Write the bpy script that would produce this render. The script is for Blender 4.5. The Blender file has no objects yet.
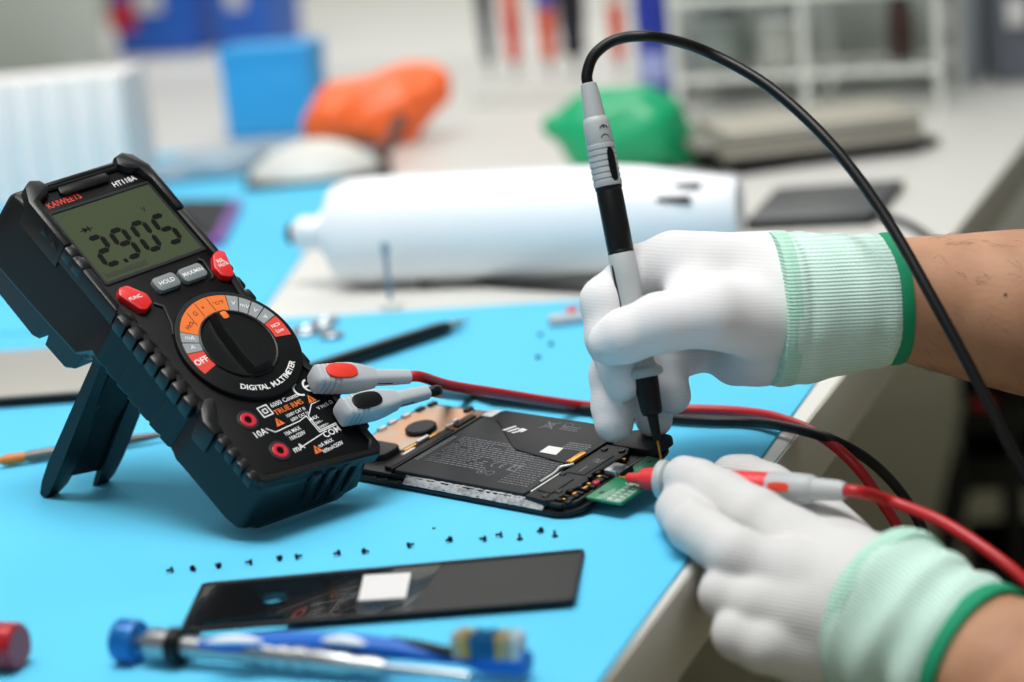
import bpy, bmesh, math, random
import numpy as np
from mathutils import Vector, Matrix, noise
random.seed(7)
PI = math.pi
MM = 0.001
C = bpy.context.scene.collection

# ------------------------------------------------------------------ camera pose (metres; the bench top is z = 0)
F_PX = 2200.0
PITCH, ROLL, CAM_H = math.radians(13.23), math.radians(5.3), 0.3009
_c, _s, _cr, _sr = math.cos(PITCH), math.sin(PITCH), math.cos(ROLL), math.sin(ROLL)
_R0, _U0, FWD = Vector((1, 0, 0)), Vector((0, _s, _c)), Vector((0, _c, -_s))
RGT = _R0 * _cr - _U0 * _sr
UPV = _R0 * _sr + _U0 * _cr
CAM = Vector((0, 0, CAM_H))

def ray(x, y):
    return FWD + RGT * ((x - 512) / F_PX) - UPV * ((y - 341) / F_PX)

def at(x, y, z=0.0):
    """point of the photograph at height z (metres) above the bench"""
    r = ray(x, y)
    return CAM + r * ((z - CAM_H) / r.z)

def pd(x, y, d):
    """point of the photograph at distance d along the view axis"""
    return CAM + ray(x, y) * d

# ------------------------------------------------------------------ materials
def lin(c):
    o = []
    for v in c[:3]:
        v = v / 255.0
        o.append(v / 12.92 if v <= 0.04045 else ((v + 0.055) / 1.055) ** 2.4)
    return (*o, 1.0)

def mat(name, rgb, rough=0.5, metal=0.0, spec=0.5, bump=None, var=None, coat=0.0, sheen=0.0, sss=0.0, trans=0.0):
    """procedural principled material; bump = (scale, strength, kind), var = (scale, second rgb, low, high)"""
    m = bpy.data.materials.new(name)
    m.use_nodes = True
    nt = m.node_tree
    b = nt.nodes['Principled BSDF']
    b.inputs['Base Color'].default_value = lin(rgb)
    b.inputs['Roughness'].default_value = rough
    b.inputs['Metallic'].default_value = metal
    b.inputs['Specular IOR Level'].default_value = spec
    b.inputs['Coat Weight'].default_value = coat
    b.inputs['Sheen Weight'].default_value = sheen
    b.inputs['Transmission Weight'].default_value = trans
    if sss:
        b.inputs['Subsurface Weight'].default_value = sss
        b.inputs['Subsurface Radius'].default_value = (0.006, 0.003, 0.0015)
        b.inputs['Subsurface Scale'].default_value = 1.0
    tc = nt.nodes.new('ShaderNodeTexCoord')
    if var:
        n = nt.nodes.new('ShaderNodeTexNoise')
        n.inputs['Scale'].default_value = var[0]
        n.inputs['Detail'].default_value = 4
        nt.links.new(tc.outputs['Object'], n.inputs['Vector'])
        r = nt.nodes.new('ShaderNodeValToRGB')
        r.color_ramp.elements[0].position, r.color_ramp.elements[1].position = var[2], var[3]
        r.color_ramp.elements[0].color, r.color_ramp.elements[1].color = lin(rgb), lin(var[1])
        nt.links.new(n.outputs['Fac'], r.inputs['Fac'])
        nt.links.new(r.outputs['Color'], b.inputs['Base Color'])
    if bump:
        sc, st, kind = bump
        if kind == 'voronoi':
            n = nt.nodes.new('ShaderNodeTexVoronoi'); out = 'Distance'
            n.inputs['Randomness'].default_value = 0.35
        else:
            n = nt.nodes.new('ShaderNodeTexNoise'); out = 'Fac'
            n.inputs['Detail'].default_value = 5
        n.inputs['Scale'].default_value = sc
        nt.links.new(tc.outputs['Object'], n.inputs['Vector'])
        bp = nt.nodes.new('ShaderNodeBump')
        bp.inputs['Strength'].default_value = st
        bp.inputs['Distance'].default_value = 0.0006
        nt.links.new(n.outputs[out], bp.inputs['Height'])
        nt.links.new(bp.outputs['Normal'], b.inputs['Normal'])
    return m

def knit(name, rgb, hole, freq, axis=(1, 0, 0), strength=0.5, rough=0.9):
    """knitted fabric: rows of stitches across `axis`, with the small darker holes between stitches"""
    m = mat(name, rgb, rough, spec=0.2, sheen=0.15)
    nt = m.node_tree
    b = nt.nodes['Principled BSDF']
    tc = nt.nodes.new('ShaderNodeTexCoord')
    a = Vector(axis).normalized()
    t1 = a.orthogonal().normalized(); t2 = a.cross(t1)
    def dotn(v, k):
        n = nt.nodes.new('ShaderNodeVectorMath'); n.operation = 'DOT_PRODUCT'
        n.inputs[1].default_value = v * k
        nt.links.new(tc.outputs['Object'], n.inputs[0])
        s = nt.nodes.new('ShaderNodeMath'); s.operation = 'SINE'
        nt.links.new(n.outputs['Value'], s.inputs[0])
        return s.outputs[0]
    w = 2 * PI * freq
    A, B1 = dotn(a, w), dotn(t1, w * 0.9)
    def math2(op, x, y):
        n = nt.nodes.new('ShaderNodeMath'); n.operation = op
        for i, v in enumerate((x, y)):
            if isinstance(v, (int, float)): n.inputs[i].default_value = v
            else: nt.links.new(v, n.inputs[i])
        return n.outputs[0]
    hgt = math2('ADD', math2('MULTIPLY', A, 0.8), math2('MULTIPLY', math2('MULTIPLY', A, B1), 0.15))
    bp = nt.nodes.new('ShaderNodeBump'); bp.inputs['Strength'].default_value = strength; bp.inputs['Distance'].default_value = 0.0004
    nz = nt.nodes.new('ShaderNodeTexNoise'); nz.inputs['Scale'].default_value = 55; nz.inputs['Detail'].default_value = 3
    nt.links.new(tc.outputs['Object'], nz.inputs['Vector'])
    tot = math2('ADD', hgt, math2('MULTIPLY', nz.outputs['Fac'], 3.0))
    nt.links.new(tot, bp.inputs['Height'])
    nt.links.new(bp.outputs['Normal'], b.inputs['Normal'])
    r = nt.nodes.new('ShaderNodeValToRGB')
    r.color_ramp.elements[0].position, r.color_ramp.elements[1].position = 0.0, 0.35
    r.color_ramp.elements[0].color, r.color_ramp.elements[1].color = lin(hole), lin(rgb)
    nt.links.new(math2('ADD', math2('MULTIPLY', hgt, 0.5), 0.5), r.inputs['Fac'])
    nt.links.new(r.outputs['Color'], b.inputs['Base Color'])
    return m

# ------------------------------------------------------------------ mesh builder (millimetres in, metres out)
def inset(poly, d):
    """offset a closed counter-clockwise polygon inwards by d"""
    n = len(poly); out = []
    for i in range(n):
        p0, p1, p2 = Vector(poly[i - 1]), Vector(poly[i]), Vector(poly[(i + 1) % n])
        e1, e2 = (p1 - p0), (p2 - p1)
        if e1.length < 1e-9 or e2.length < 1e-9:
            out.append(tuple(p1)); continue
        e1.normalize(); e2.normalize()
        n1, n2 = Vector((-e1.y, e1.x)), Vector((-e2.y, e2.x))
        k = max(0.35, 1 + n1.dot(n2))
        q = p1 + (n1 + n2) * (d / k)
        out.append((q.x, q.y))
    return out

def rrect(x0, y0, x1, y1, r=1.0, n=4):
    pts = []
    for cx, cy, a0 in ((x1 - r, y1 - r, 0), (x0 + r, y1 - r, 90), (x0 + r, y0 + r, 180), (x1 - r, y0 + r, 270)):
        for i in range(n + 1):
            a = math.radians(a0 + 90 * i / n)
            pts.append((cx + r * math.cos(a), cy + r * math.sin(a)))
    return pts

def circ(cx, cy, r, n=32, a0=0.0, ry=None):
    ry = r if ry is None else ry
    return [(cx + r * math.cos(a0 + 2 * PI * i / n), cy + ry * math.sin(a0 + 2 * PI * i / n)) for i in range(n)]

class MB:
    def __init__(self):
        self.v, self.f, self.mi, self.cur = [], [], [], 0
    def add(self, verts, faces, M=None):
        b = len(self.v)
        for p in verts:
            p = Vector(p)
            self.v.append(tuple(M @ p) if M is not None else tuple(p))
        for f in faces:
            self.f.append(tuple(b + i for i in f)); self.mi.append(self.cur)
        return self
    def box(self, c, s, bevel=0.0, M=None, seg=2):
        bm = bmesh.new()
        bmesh.ops.create_cube(bm, size=1.0, matrix=Matrix.Translation(c) @ Matrix.Diagonal((*s, 1)))
        if bevel:
            bmesh.ops.bevel(bm, geom=bm.edges[:], offset=bevel, segments=seg, affect='EDGES', profile=0.5)
        return self.bm(bm, M)
    def bm(self, bm, M=None):
        bm.verts.ensure_lookup_table(); bm.verts.index_update()
        self.add([v.co.copy() for v in bm.verts], [[v.index for v in f.verts] for f in bm.faces], M)
        bm.free(); return self
    def prism(self, poly, z0, z1, bevel=0.0, M=None, holes=None, bot_bevel=0.0):
        n = len(poly)
        area = sum(poly[i - 1][0] * poly[i][1] - poly[i][0] * poly[i - 1][1] for i in range(n))
        if area < 0: poly = poly[::-1]
        rings = []
        if bot_bevel:
            rings.append([(x, y, z0) for x, y in inset(poly, bot_bevel)])
            rings.append([(x, y, z0 + bot_bevel) for x, y in poly])
        else:
            rings.append([(x, y, z0) for x, y in poly])
        if bevel:
            rings.append([(x, y, z1 - bevel) for x, y in poly])
            rings.append([(x, y, z1 - bevel * 0.3) for x, y in inset(poly, bevel * 0.3)])
            rings.append([(x, y, z1) for x, y in inset(poly, bevel)])
        else:
            rings.append([(x, y, z1) for x, y in poly])
        return self.loft(rings, M=M)
    def loft(self, rings, M=None, cap=True, closed=False):
        n = len(rings[0]); vs = [p for r in rings for p in r]; fs = []
        m = len(rings)
        for k in range(m if closed else m - 1):
            k2 = (k + 1) % m
            for i in range(n):
                j = (i + 1) % n
                fs.append((k * n + i, k * n + j, k2 * n + j, k2 * n + i))
        if cap and not closed:
            fs.append(tuple(range(n - 1, -1, -1))); fs.append(tuple((m - 1) * n + i for i in range(n)))
        return self.add(vs, fs, M)
    def ring(self, outer, inner, z0, z1, bevel=0.4, M=None):
        """closed wall between two outlines of equal count"""
        def seq(po, pi):
            oi, ii = inset(po, bevel), inset(pi, -bevel)
            return [[(x, y, z0) for x, y in po], [(x, y, z1 - bevel) for x, y in po], [(x, y, z1) for x, y in oi],
                    [(x, y, z1) for x, y in ii], [(x, y, z1 - bevel) for x, y in pi], [(x, y, z0) for x, y in pi]]
        return self.loft(seq(outer, inner), M=M, closed=True)
    def lathe(self, prof, seg=28, M=None):
        rings = [[(max(r, 1e-4) * math.cos(2 * PI * i / seg), max(r, 1e-4) * math.sin(2 * PI * i / seg), z) for i in range(seg)] for r, z in prof]
        return self.loft(rings, M=M)
    def tube(self, pts, rad, seg=12, M=None, cap=True, flat=1.0, up=None):
        pts = [Vector(p) for p in pts]
        n = len(pts)
        rads = rad if isinstance(rad, (list, tuple)) else [rad] * n
        rings = []; prev = None
        for i, p in enumerate(pts):
            t = (pts[min(i + 1, n - 1)] - pts[max(i - 1, 0)]).normalized()
            if prev is None:
                a = (Vector(up) if up else t.orthogonal())
            else:
                a = prev
            a = (a - t * a.dot(t)).normalized(); prev = a
            b = t.cross(a)
            rings.append([tuple(p + (a * math.cos(2 * PI * k / seg) * flat + b * math.sin(2 * PI * k / seg)) * rads[i]) for k in range(seg)])
        return self.loft(rings, M=M, cap=cap)
    def flat(self, poly, z, M=None):
        n = len(poly)
        area = sum(poly[i - 1][0] * poly[i][1] - poly[i][0] * poly[i - 1][1] for i in range(n))
        if area < 0: poly = poly[::-1]
        return self.prism(poly, z, z + 0.08, M=M)
    def text(self, s, x, y, z, size, M=None, align='CENTER', rot=0.0, sx=1.0, bold=0.0):
        vs, fs = glyphs(s, align, bold)
        T = Matrix.Translation((x, y, z)) @ Matrix.Rotation(rot, 4, 'Z') @ Matrix.Diagonal((size * sx, size, 1, 1))
        return self.add(vs, fs, (M @ T) if M is not None else T)

_gl = {}
def glyphs(s, align, bold):
    key = (s, align, bold)
    if key not in _gl:
        cu = bpy.data.curves.new('txt', 'FONT'); cu.body = s; cu.align_x = align; cu.align_y = 'CENTER'; cu.resolution_u = 2
        cu.offset = bold
        ob = bpy.data.objects.new('txt', cu); C.objects.link(ob)
        dg = bpy.context.evaluated_depsgraph_get(); dg.update()
        me = bpy.data.meshes.new_from_object(ob.evaluated_get(dg))
        _gl[key] = ([tuple(v.co) for v in me.vertices], [tuple(p.vertices) for p in me.polygons])
        bpy.data.objects.remove(ob); bpy.data.meshes.remove(me); bpy.data.curves.remove(cu)
    return _gl[key]

def obj(name, mb, m, parent=None, smooth=35, scale=MM, fix=True):
    me = bpy.data.meshes.new(name)
    me.from_pydata([(x * scale, y * scale, z * scale) for x, y, z in mb.v], [], mb.f)
    mats = m if isinstance(m, (list, tuple)) else [m]
    for q in mats: me.materials.append(q)
    if len(mats) > 1: me.polygons.foreach_set('material_index', mb.mi)
    me.update()
    if fix:
        bm = bmesh.new(); bm.from_mesh(me)
        bmesh.ops.recalc_face_normals(bm, faces=bm.faces[:]); bm.to_mesh(me); bm.free()
    if smooth:
        me.polygons.foreach_set('use_smooth', [True] * len(me.polygons))
        me.set_sharp_from_angle(angle=math.radians(smooth))
    o = bpy.data.objects.new(name, me); C.objects.link(o)
    if parent is not None: o.parent = parent
    return o

def tag(o, label=None, cat=None, group=None, kind=None):
    for k, v in (('label', label), ('category', cat), ('group', group), ('kind', kind)):
        if v: o[k] = v
    return o

def thing(name, label, cat, M=None, group=None):
    o = bpy.data.objects.new(name, None); C.objects.link(o)
    if M is not None: o.matrix_world = M
    o.empty_display_size = 0.02
    return tag(o, label, cat, group)

def frame(origin, ex, ey):
    ex = ex.normalized(); ey = (ey - ex * ey.dot(ex)).normalized(); ez = ex.cross(ey)
    M = Matrix((ex, ey, ez)).transposed().to_4x4(); M.translation = origin
    return M

def along(p0, p1, up=Vector((0, 0, 1))):
    """matrix whose local Z runs from p0 towards p1"""
    ez = (p1 - p0).normalized(); ex = up.cross(ez)
    if ex.length < 1e-6: ex = Vector((1, 0, 0))
    ex.normalize(); ey = ez.cross(ex)
    M = Matrix((ex, ey, ez)).transposed().to_4x4(); M.translation = p0
    return M

def dup(root, M, label=None, group=None):
    r = root.copy(); C.objects.link(r); r.matrix_world = M
    if label: r['label'] = label
    if group: r['group'] = group
    for ch in root.children:
        c = ch.copy(); C.objects.link(c); c.parent = r
        for g in ch.children:
            d = g.copy(); C.objects.link(d); d.parent = c
    return r

def spline(pts, n=10):
    """Catmull-Rom through the points"""
    P = [Vector(p) for p in pts]; P = [P[0] * 2 - P[1]] + P + [P[-1] * 2 - P[-2]]
    out = []
    for i in range(1, len(P) - 2):
        p0, p1, p2, p3 = P[i - 1:i + 3]
        for k in range(n):
            t = k / n
            out.append(0.5 * ((2 * p1) + (p2 - p0) * t + (2 * p0 - 5 * p1 + 4 * p2 - p3) * t * t + (3 * p1 - p0 - 3 * p2 + p3) * t ** 3))
    out.append(P[-2]); return out

# ------------------------------------------------------------------ soft bodies: distance field -> one continuous surface
def smin(a, b, k):
    h = np.clip(0.5 + 0.5 * (b - a) / k, 0, 1)
    return b * (1 - h) + a * h - k * h * (1 - h)

def cone(X, a, b, ra, rb):
    a = np.array(a, np.float32); b = np.array(b, np.float32); ab = b - a
    t = np.clip(((X - a) @ ab) / max(float(ab @ ab), 1e-9), 0, 1)
    return np.linalg.norm(X - a - t[..., None] * ab, axis=-1) - (ra + (rb - ra) * t)

def surface(field, lo, hi, h):
    """naive surface nets over the box lo..hi (mm), cell h; field(X) < 0 inside"""
    lo = np.array(lo, np.float32); n = np.ceil((np.array(hi) - lo) / h).astype(int) + 1
    ax = [lo[i] + h * np.arange(n[i], dtype=np.float32) for i in range(3)]
    V = np.empty(tuple(n), np.float32)
    for i0 in range(0, n[0], 24):
        X = np.stack(np.meshgrid(ax[0][i0:i0 + 24], ax[1], ax[2], indexing='ij'), -1)
        V[i0:i0 + 24] = field(X)
    ins = V < 0
    cs = np.zeros(tuple(n - 1), np.int8); acc = np.zeros((*(n - 1), 3), np.float32); cnt = np.zeros(tuple(n - 1), np.float32)
    def cut(off): return tuple(slice(o, o + m - 1) for o, m in zip(off, n))
    corners = [(i, j, k) for i in (0, 1) for j in (0, 1) for k in (0, 1)]
    for c in corners: cs += ins[cut(c)]
    act = (cs > 0) & (cs < 8)
    idx = np.full(tuple(n - 1), -1, np.int64); A = np.argwhere(act); idx[act] = np.arange(len(A))
    P = np.zeros((len(A), 3), np.float32); N = np.zeros(len(A), np.float32)
    for c in corners:
        for d in range(3):
            if c[d]: continue
            c2 = list(c); c2[d] = 1
            a, b = V[cut(c)][act], V[cut(c2)][act]
            x = (a < 0) != (b < 0)
            t = np.where(x, a / np.where(x, a - b, 1), 0)
            p = np.array(c, np.float32)[None].repeat(len(t), 0); p[:, d] = t
            P += p * x[:, None]; N += x
    verts = lo + h * (A + P / N[:, None])
    faces = []
    for d in range(3):
        e, f = (d + 1) % 3, (d + 2) % 3
        sl1 = [slice(1, -1)] * 3; sl2 = [slice(1, -1)] * 3
        sl1[d] = slice(0, n[d] - 1); sl2[d] = slice(1, n[d])
        a, b = ins[tuple(sl1)], ins[tuple(sl2)]
        for flip, msk in ((False, a & ~b), (True, ~a & b)):
            q = np.argwhere(msk)
            off = np.ones(3, int); off[d] = 0; q = q + off
            def cell(de, df):
                r = q.copy(); r[:, e] += de; r[:, f] += df
                return idx[r[:, 0], r[:, 1], r[:, 2]]
            Q = np.stack([cell(-1, -1), cell(0, -1), cell(0, 0), cell(-1, 0)], 1)
            faces.append(Q[:, ::-1] if flip else Q)
    F = np.concatenate(faces)
    # a little relaxation
    for _ in range(2):
        s = np.zeros_like(verts); c_ = np.zeros(len(verts), np.float32)
        for k in range(4):
            i, j = F[:, k], F[:, (k + 1) % 4]
            np.add.at(s, i, verts[j]); np.add.at(c_, i, 1)
            np.add.at(s, j, verts[i]); np.add.at(c_, j, 1)
        verts = verts * 0.5 + 0.5 * s / c_[:, None]
    # keep the one largest connected piece
    lab = np.arange(len(verts))
    while True:
        m = lab[F].min(1); new = lab.copy()
        for k in range(4): np.minimum.at(new, F[:, k], m)
        new = new[new]
        if (new == lab).all(): break
        lab = new
    big = np.bincount(lab).argmax(); keep = lab == big; F = F[keep[F[:, 0]]]
    ren = np.cumsum(keep) - 1; verts = verts[keep]; F = ren[F]
    mb = MB(); mb.v = [tuple(map(float, p)) for p in verts]; mb.f = [tuple(map(int, q)) for q in F]; mb.mi = [0] * len(mb.f)
    return mb
# ------------------------------------------------------------------ shared materials
M_mat = mat('blue_silicone', (92, 192, 230), 0.8, spec=0.08, bump=(900, 0.12, 'noise'), var=(3.0, (97, 198, 235), 0.35, 0.7))
M_rub = mat('black_rubber', (11, 12, 13), 0.36, spec=0.42, bump=(1500, 0.12, 'noise'))
M_blk = mat('black_plastic', (10, 11, 12), 0.34, spec=0.3, bump=(2500, 0.08, 'noise'))
M_face = mat('meter_face', (11, 12, 13), 0.5, spec=0.17, bump=(3000, 0.15, 'noise'))
M_dark = mat('dark_grey_plastic', (30, 32, 34), 0.45, spec=0.3)
M_gry = mat('grey_plastic', (178, 183, 187), 0.5, bump=(900, 0.05, 'noise'))
M_btn = mat('grey_button', (112, 120, 122), 0.5)
M_red = mat('red_plastic', (214, 30, 32), 0.38, coat=0.2)
M_jack = mat('red_socket', (196, 28, 48), 0.4)
M_org = mat('orange_print', (226, 110, 28), 0.6)
M_wht = mat('white_print', (226, 228, 228), 0.6)
M_bandg = mat('grey_print', (140, 146, 148), 0.6)
M_redp = mat('red_print', (214, 58, 44), 0.6)
M_lcd = mat('lcd_glass', (66, 75, 55), 0.22, spec=0.2)
M_seg = mat('lcd_segment', (8, 9, 8), 0.5, spec=0.1)
M_segl = mat('lcd_segment_faint', (46, 54, 42), 0.4)

# ------------------------------------------------------------------ multimeter (local: x across the face, y up the face, z out of it)
_ps, _T, _ru = 0.906, 0.7643, 0.0962
_u = Vector((math.cos(_ps), math.sin(_ps), 0)); _nh = Vector((-math.sin(_ps), math.cos(_ps), 0))
_v = _nh * math.cos(_T) + Vector((0, 0, math.sin(_T))); _w = _u.cross(_v)
_u = _u * math.cos(_ru) + _w * math.sin(_ru); _w = _u.cross(_v)
METER = Matrix((_u, _v, _w)).transposed().to_4x4(); METER.translation = CAM + (Vector((-0.12012, 0.94285, 0.0)) - CAM) * 1.0152
METER = METER @ Matrix.Scale(1.0152, 4)
meter = thing('multimeter', 'black digital multimeter with red and grey buttons leaning back on its kickstand', 'multimeter', METER)
def mw(x, y, z): return METER @ Vector((x * MM, y * MM, z * MM))

def shear(x, y):                                   # the foot of the case is cut at a slant
    return y - (x - 18) * 0.105 * max(0.0, 1 - max(y, 0) / 60)

def section(y, xl, xr, xlb, xrb, zb, zf, rb=5.0, rf=3.0, zm=14):
    """case section: widest at zm, narrowing towards the back (zb) and a little towards the lip (zf)"""
    pts = []
    def corner(cx, cz, r, a0, a1, n=5):
        for i in range(n + 1):
            a = math.radians(a0 + (a1 - a0) * i / n)
            pts.append((cx + r * math.cos(a), shear(cx, y) - max(0, zf - cz) * .13 * max(0, 1 - y / 30), cz + r * math.sin(a)))
    corner(xr - 2.5 - rf, zf - rf, rf, 10, 90); corner(xl + 2.5 + rf, zf - rf, rf, 90, 170)
    corner(xl + 3, zm, 3, 160, 195, 3); corner(xlb + rb, zb + rb, rb, 195, 270); corner(xrb - rb, zb + rb, rb, 270, 345); corner(xr - 3, zm, 3, 345, 380, 3)
    return pts
b = MB()
st = [(1.2, -9, 46, -2, 40, 12, 34, 3), (2.0, -15, 51, -7, 45, 8, 37, 4), (4, -18, 54, -8, 46, 6, 39, 5), (10, -19.5, 55.5, -9, 47, 5, 40, 5), (40, -20, 56, -9.5, 47.5, 4.5, 40, 5), (45, -20.4, 56.2, -9.8, 47.8, 4.2, 40, 5.5), (48.5, -19.2, 55, -9.4, 47.6, 4, 40, 6), (52, -18.4, 54.4, -9.4, 47.4, 3, 39.6, 7)]
y = 53.0
while y < 104:                                      # grip: flat ribs parted by shallow grooves
    st += [(y, -19.4, 55.2, -10.2, 48, 2, 40, 7), (y + 5.8, -19.8, 55.6, -10.4, 48.2, 2, 40, 7), (y + 6.4, -18.8, 54.8, -9.6, 47.6, 2.6, 39.6, 7), (y + 7.6, -18.8, 54.8, -9.6, 47.6, 2.6, 39.6, 7)]
    y += 8.2
st += [(108, -19.6, 55.4, -10, 48, 1, 40, 7), (112, -18.6, 54.4, -9.6, 47.4, 0, 40, 6, 14), (120, -18.4, 54.4, -9.6, 47.4, -9, 40, 6, 3), (150, -18.8, 54.6, -9.6, 47.6, -11, 40, 6, 1), (178, -20, 55.4, -9.8, 47.8, -11, 40, 6, 1), (187, -20.5, 55.0, -8, 46, -9, 39, 6, 6), (190.5, -19, 52, -5, 43, -2, 36, 6, 12), (191.5, -15, 48, -1, 39, 4, 33, 5, 14)]
b.loft([section(*q[:8], zm=(q[8] if len(q) > 8 else 14)) for q in st])
holster = obj('rubber_holster', b, M_rub, meter, smooth=50)
# probe holders at the back of the case: a stepped hump with notches
b = MB()
for x0, x1 in ((-12.5, 8), (30, 50)):
    hump = [(118.5, 2), (121, -14), (126, -19), (141, -20), (141.5, -14), (146, -14), (146.5, -21), (150, -23), (182, -23), (187, -15), (188, 2)]
    rings = []
    for xx, g in ((x0, 1.5), (x0 + 1.5, 0), (x1 - 1.5, 0), (x1, 1.5)):
        rings.append([(xx, yy, zz + (g if zz < -3 else 0)) for yy, zz in hump])
    b.loft(rings)
obj('probe_holder', b, M_rub, meter)
# rim around the face: raised lip with horns at the top corners
def outline(d):
    L, R = -17 + d, 53.5 - d
    pts = [(L + 4, 2.4 + d), (18, 0.4 + d), (R - 4, -1.8 + d), (R, 2 + d), (R, 36), (R + .2, 46), (R - 2.5, 54), (R - 2.5, 75), (R - 2.5, 98), (R - .5, 108), (R, 114), (R, 150), (R, 177 - d), (R - 6, 186.5 - d),
           (38, 186 - d), (18, 186 - d), (2, 186 - d), (L + 6, 186.5 - d), (L, 177 - d), (L, 150), (L, 114), (L + .5, 108), (L + 2.5, 98), (L + 2.5, 75), (L + 2.5, 54), (L - .2, 46), (L, 36), (L, 6 + d)]
    return [(x, shear(x, yy)) for x, yy in pts]
b = MB()
b.ring(outline(0), outline(3.8), 36, 42.4, 0.9)
for sgn, xc in ((1, -17), (-1, 53.5)):
    P = [(xc - sgn * 1.0, 150), (xc + sgn * 4.0, 150), (xc + sgn * 4.2, 170), (xc + sgn * 6, 177.5), (xc + sgn * 12, 179.5), (xc + sgn * 15, 183.5), (xc + sgn * 13, 188), (xc + sgn * 8, 189.5), (xc + sgn * 3, 186.5), (xc - sgn * 1, 178)]
    b.prism(P, 30, 44.6, bevel=1.8)
    P = [(xc - sgn * .6, 110), (xc + sgn * 3.6, 113), (xc + sgn * 4.0, 150), (xc - sgn * .8, 150)]
    b.prism(P, 34, 43.2, bevel=1.4)
    for k in range(4 if sgn > 0 else 0):           # little ribs over the rail beside the screen
        b.box((xc + sgn * 1.9, 139 + 8 * k, 40.0), (5.8, 6.9, 7.4), 1.2)
    for k in range(7):                             # grip ribs wrapping over the rail
        b.box((xc + (2.5 if sgn > 0 else .6), 56.0 + 8.2 * k, 37.9 if sgn > 0 else 33.0), (8.4, 7.5, 9.0), 1.5)
    # wedge where the grip meets the foot of the case
    P = [(xc - sgn * 2.4, 34), (xc + sgn * 3.6, 34), (xc + sgn * 4.4, 40), (xc + sgn * 9.5, 47), (xc + sgn * 12, 52.5), (xc + sgn * 6, 53.5), (xc + sgn * 1, 49.5), (xc - sgn * 2.6, 43)]
    if sgn > 0: b.prism([(x, shear(x, yy)) for x, yy in P], 30, 43.6, bevel=1.8)
    for k in range(4):
        b.box((xc + sgn * 1.0, 11 + 6.8 * k, 39.8), (5.6, 5.0, 6.0), 1.0)
for k in range(4):                                 # ribs over the foot at the right
    b.box((16 + 8.5 * k, shear(16 + 8.5 * k, 1.4) - .6, 27), (5.0, 4.6, 25), 1.6)
obj('holster_rim', b, M_rub, meter, smooth=40)
# face plate
b = MB(); b.prism(outline(3.6), 37, 40.4, bevel=0.5)
obj('face_plate', b, M_face, meter)
b = MB()
b.prism([(4, 177.2), (30, 177.2), (32, 179.2), (31, 182.6), (3, 182.6), (2, 179.2)], 40, 42.2, bevel=0.7)
b.box((18, 185, 40.6), (44, 2.6, 4.4), 0.8)
obj('top_vent', b, M_blk, meter)
# screen
bez = [(-11.2, 125), (52.4, 125), (52.4, 172), (-11.2, 172)]
b = MB(); b.ring(rrect(-11.0, 125.2, 50.2, 171.6, 1.2), rrect(-9.4, 127.2, 48.4, 169.8, 0.8), 40, 41.2, 0.35)
screen = obj('screen_bezel', b, M_dark, meter)
b = MB(); b.prism(rrect(-9.6, 127.0, 48.6, 170.0, 0.8), 40.2, 40.7)
lcd = obj('screen', b, M_lcd, meter)
SEG = {'0': 'abcdef', '2': 'abged', '5': 'afgcd', '9': 'abfgcd'}
def digit(b, ch, x, y, w, h, t, z):
    sl = 0.07
    def q(pts): b.flat([(x + px + sl * py, y + py) for px, py in pts], z)
    g, c = 0.35, t * 0.5
    hseg = lambda yy: [(c + g, yy), (t + g, yy + c), (w - t - g, yy + c), (w - c - g, yy), (w - t - g, yy - c), (t + g, yy - c)]
    vseg = lambda xx, y0, y1: [(xx, y0 + g), (xx + c, y0 + c + g), (xx + c, y1 - c - g), (xx, y1 - g), (xx - c, y1 - c - g), (xx - c, y0 + c + g)]
    S = {'a': hseg(h - c), 'g': hseg(h / 2), 'd': hseg(c), 'f': vseg(c, h / 2, h - c), 'b': vseg(w - c, h / 2, h - c), 'e': vseg(c, c, h / 2), 'c': vseg(w - c, c, h / 2)}
    for s in SEG[ch]: q(S[s])
b = MB()
for i, ch in enumerate('2905'):
    digit(b, ch, -4.4 + 12.6 * i, 133.8, 9.9, 18.9, 2.7, 40.75)
b.flat(rrect(6.6, 133.4, 8.6, 135.6, .4), 40.75)
b.flat([(-.6, 155.2), (2.2, 156.8), (-.6, 158.4)], 40.75); b.flat([(2.2, 155.2), (2.9, 155.2), (2.9, 158.4), (2.2, 158.4)], 40.75); b.flat([(-2.2, 156.6), (4.6, 156.6), (4.6, 157.0), (-2.2, 157.0)], 40.75)
b.text('V', 36, 157.3, 40.75, 4.2)
obj('screen_digits', b, M_seg, lcd, smooth=0)
b = MB()
for k in range(31): b.flat([(-7.6 + k * .8, 129.0), (-7.15 + k * .8, 129.0), (-7.15 + k * .8, 131.2 if k % 5 else 132), (-7.6 + k * .8, 131.2 if k % 5 else 132)], 40.75)
obj('bar_graph', b, M_segl, lcd, smooth=0)
# maker's name and type above the screen
b = MB(); b.text('KAIWEETS', 2.0, 175.2, 40.45, 4.6, sx=.92, rot=.02, bold=.012); obj('brand_lettering', b, M_redp, meter, smooth=0)
b = MB(); b.text('HT118A', 38.2, 175.4, 40.45, 4.1, sx=.98, rot=.02, bold=.014); obj('type_lettering', b, M_wht, meter, smooth=0)
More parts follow.
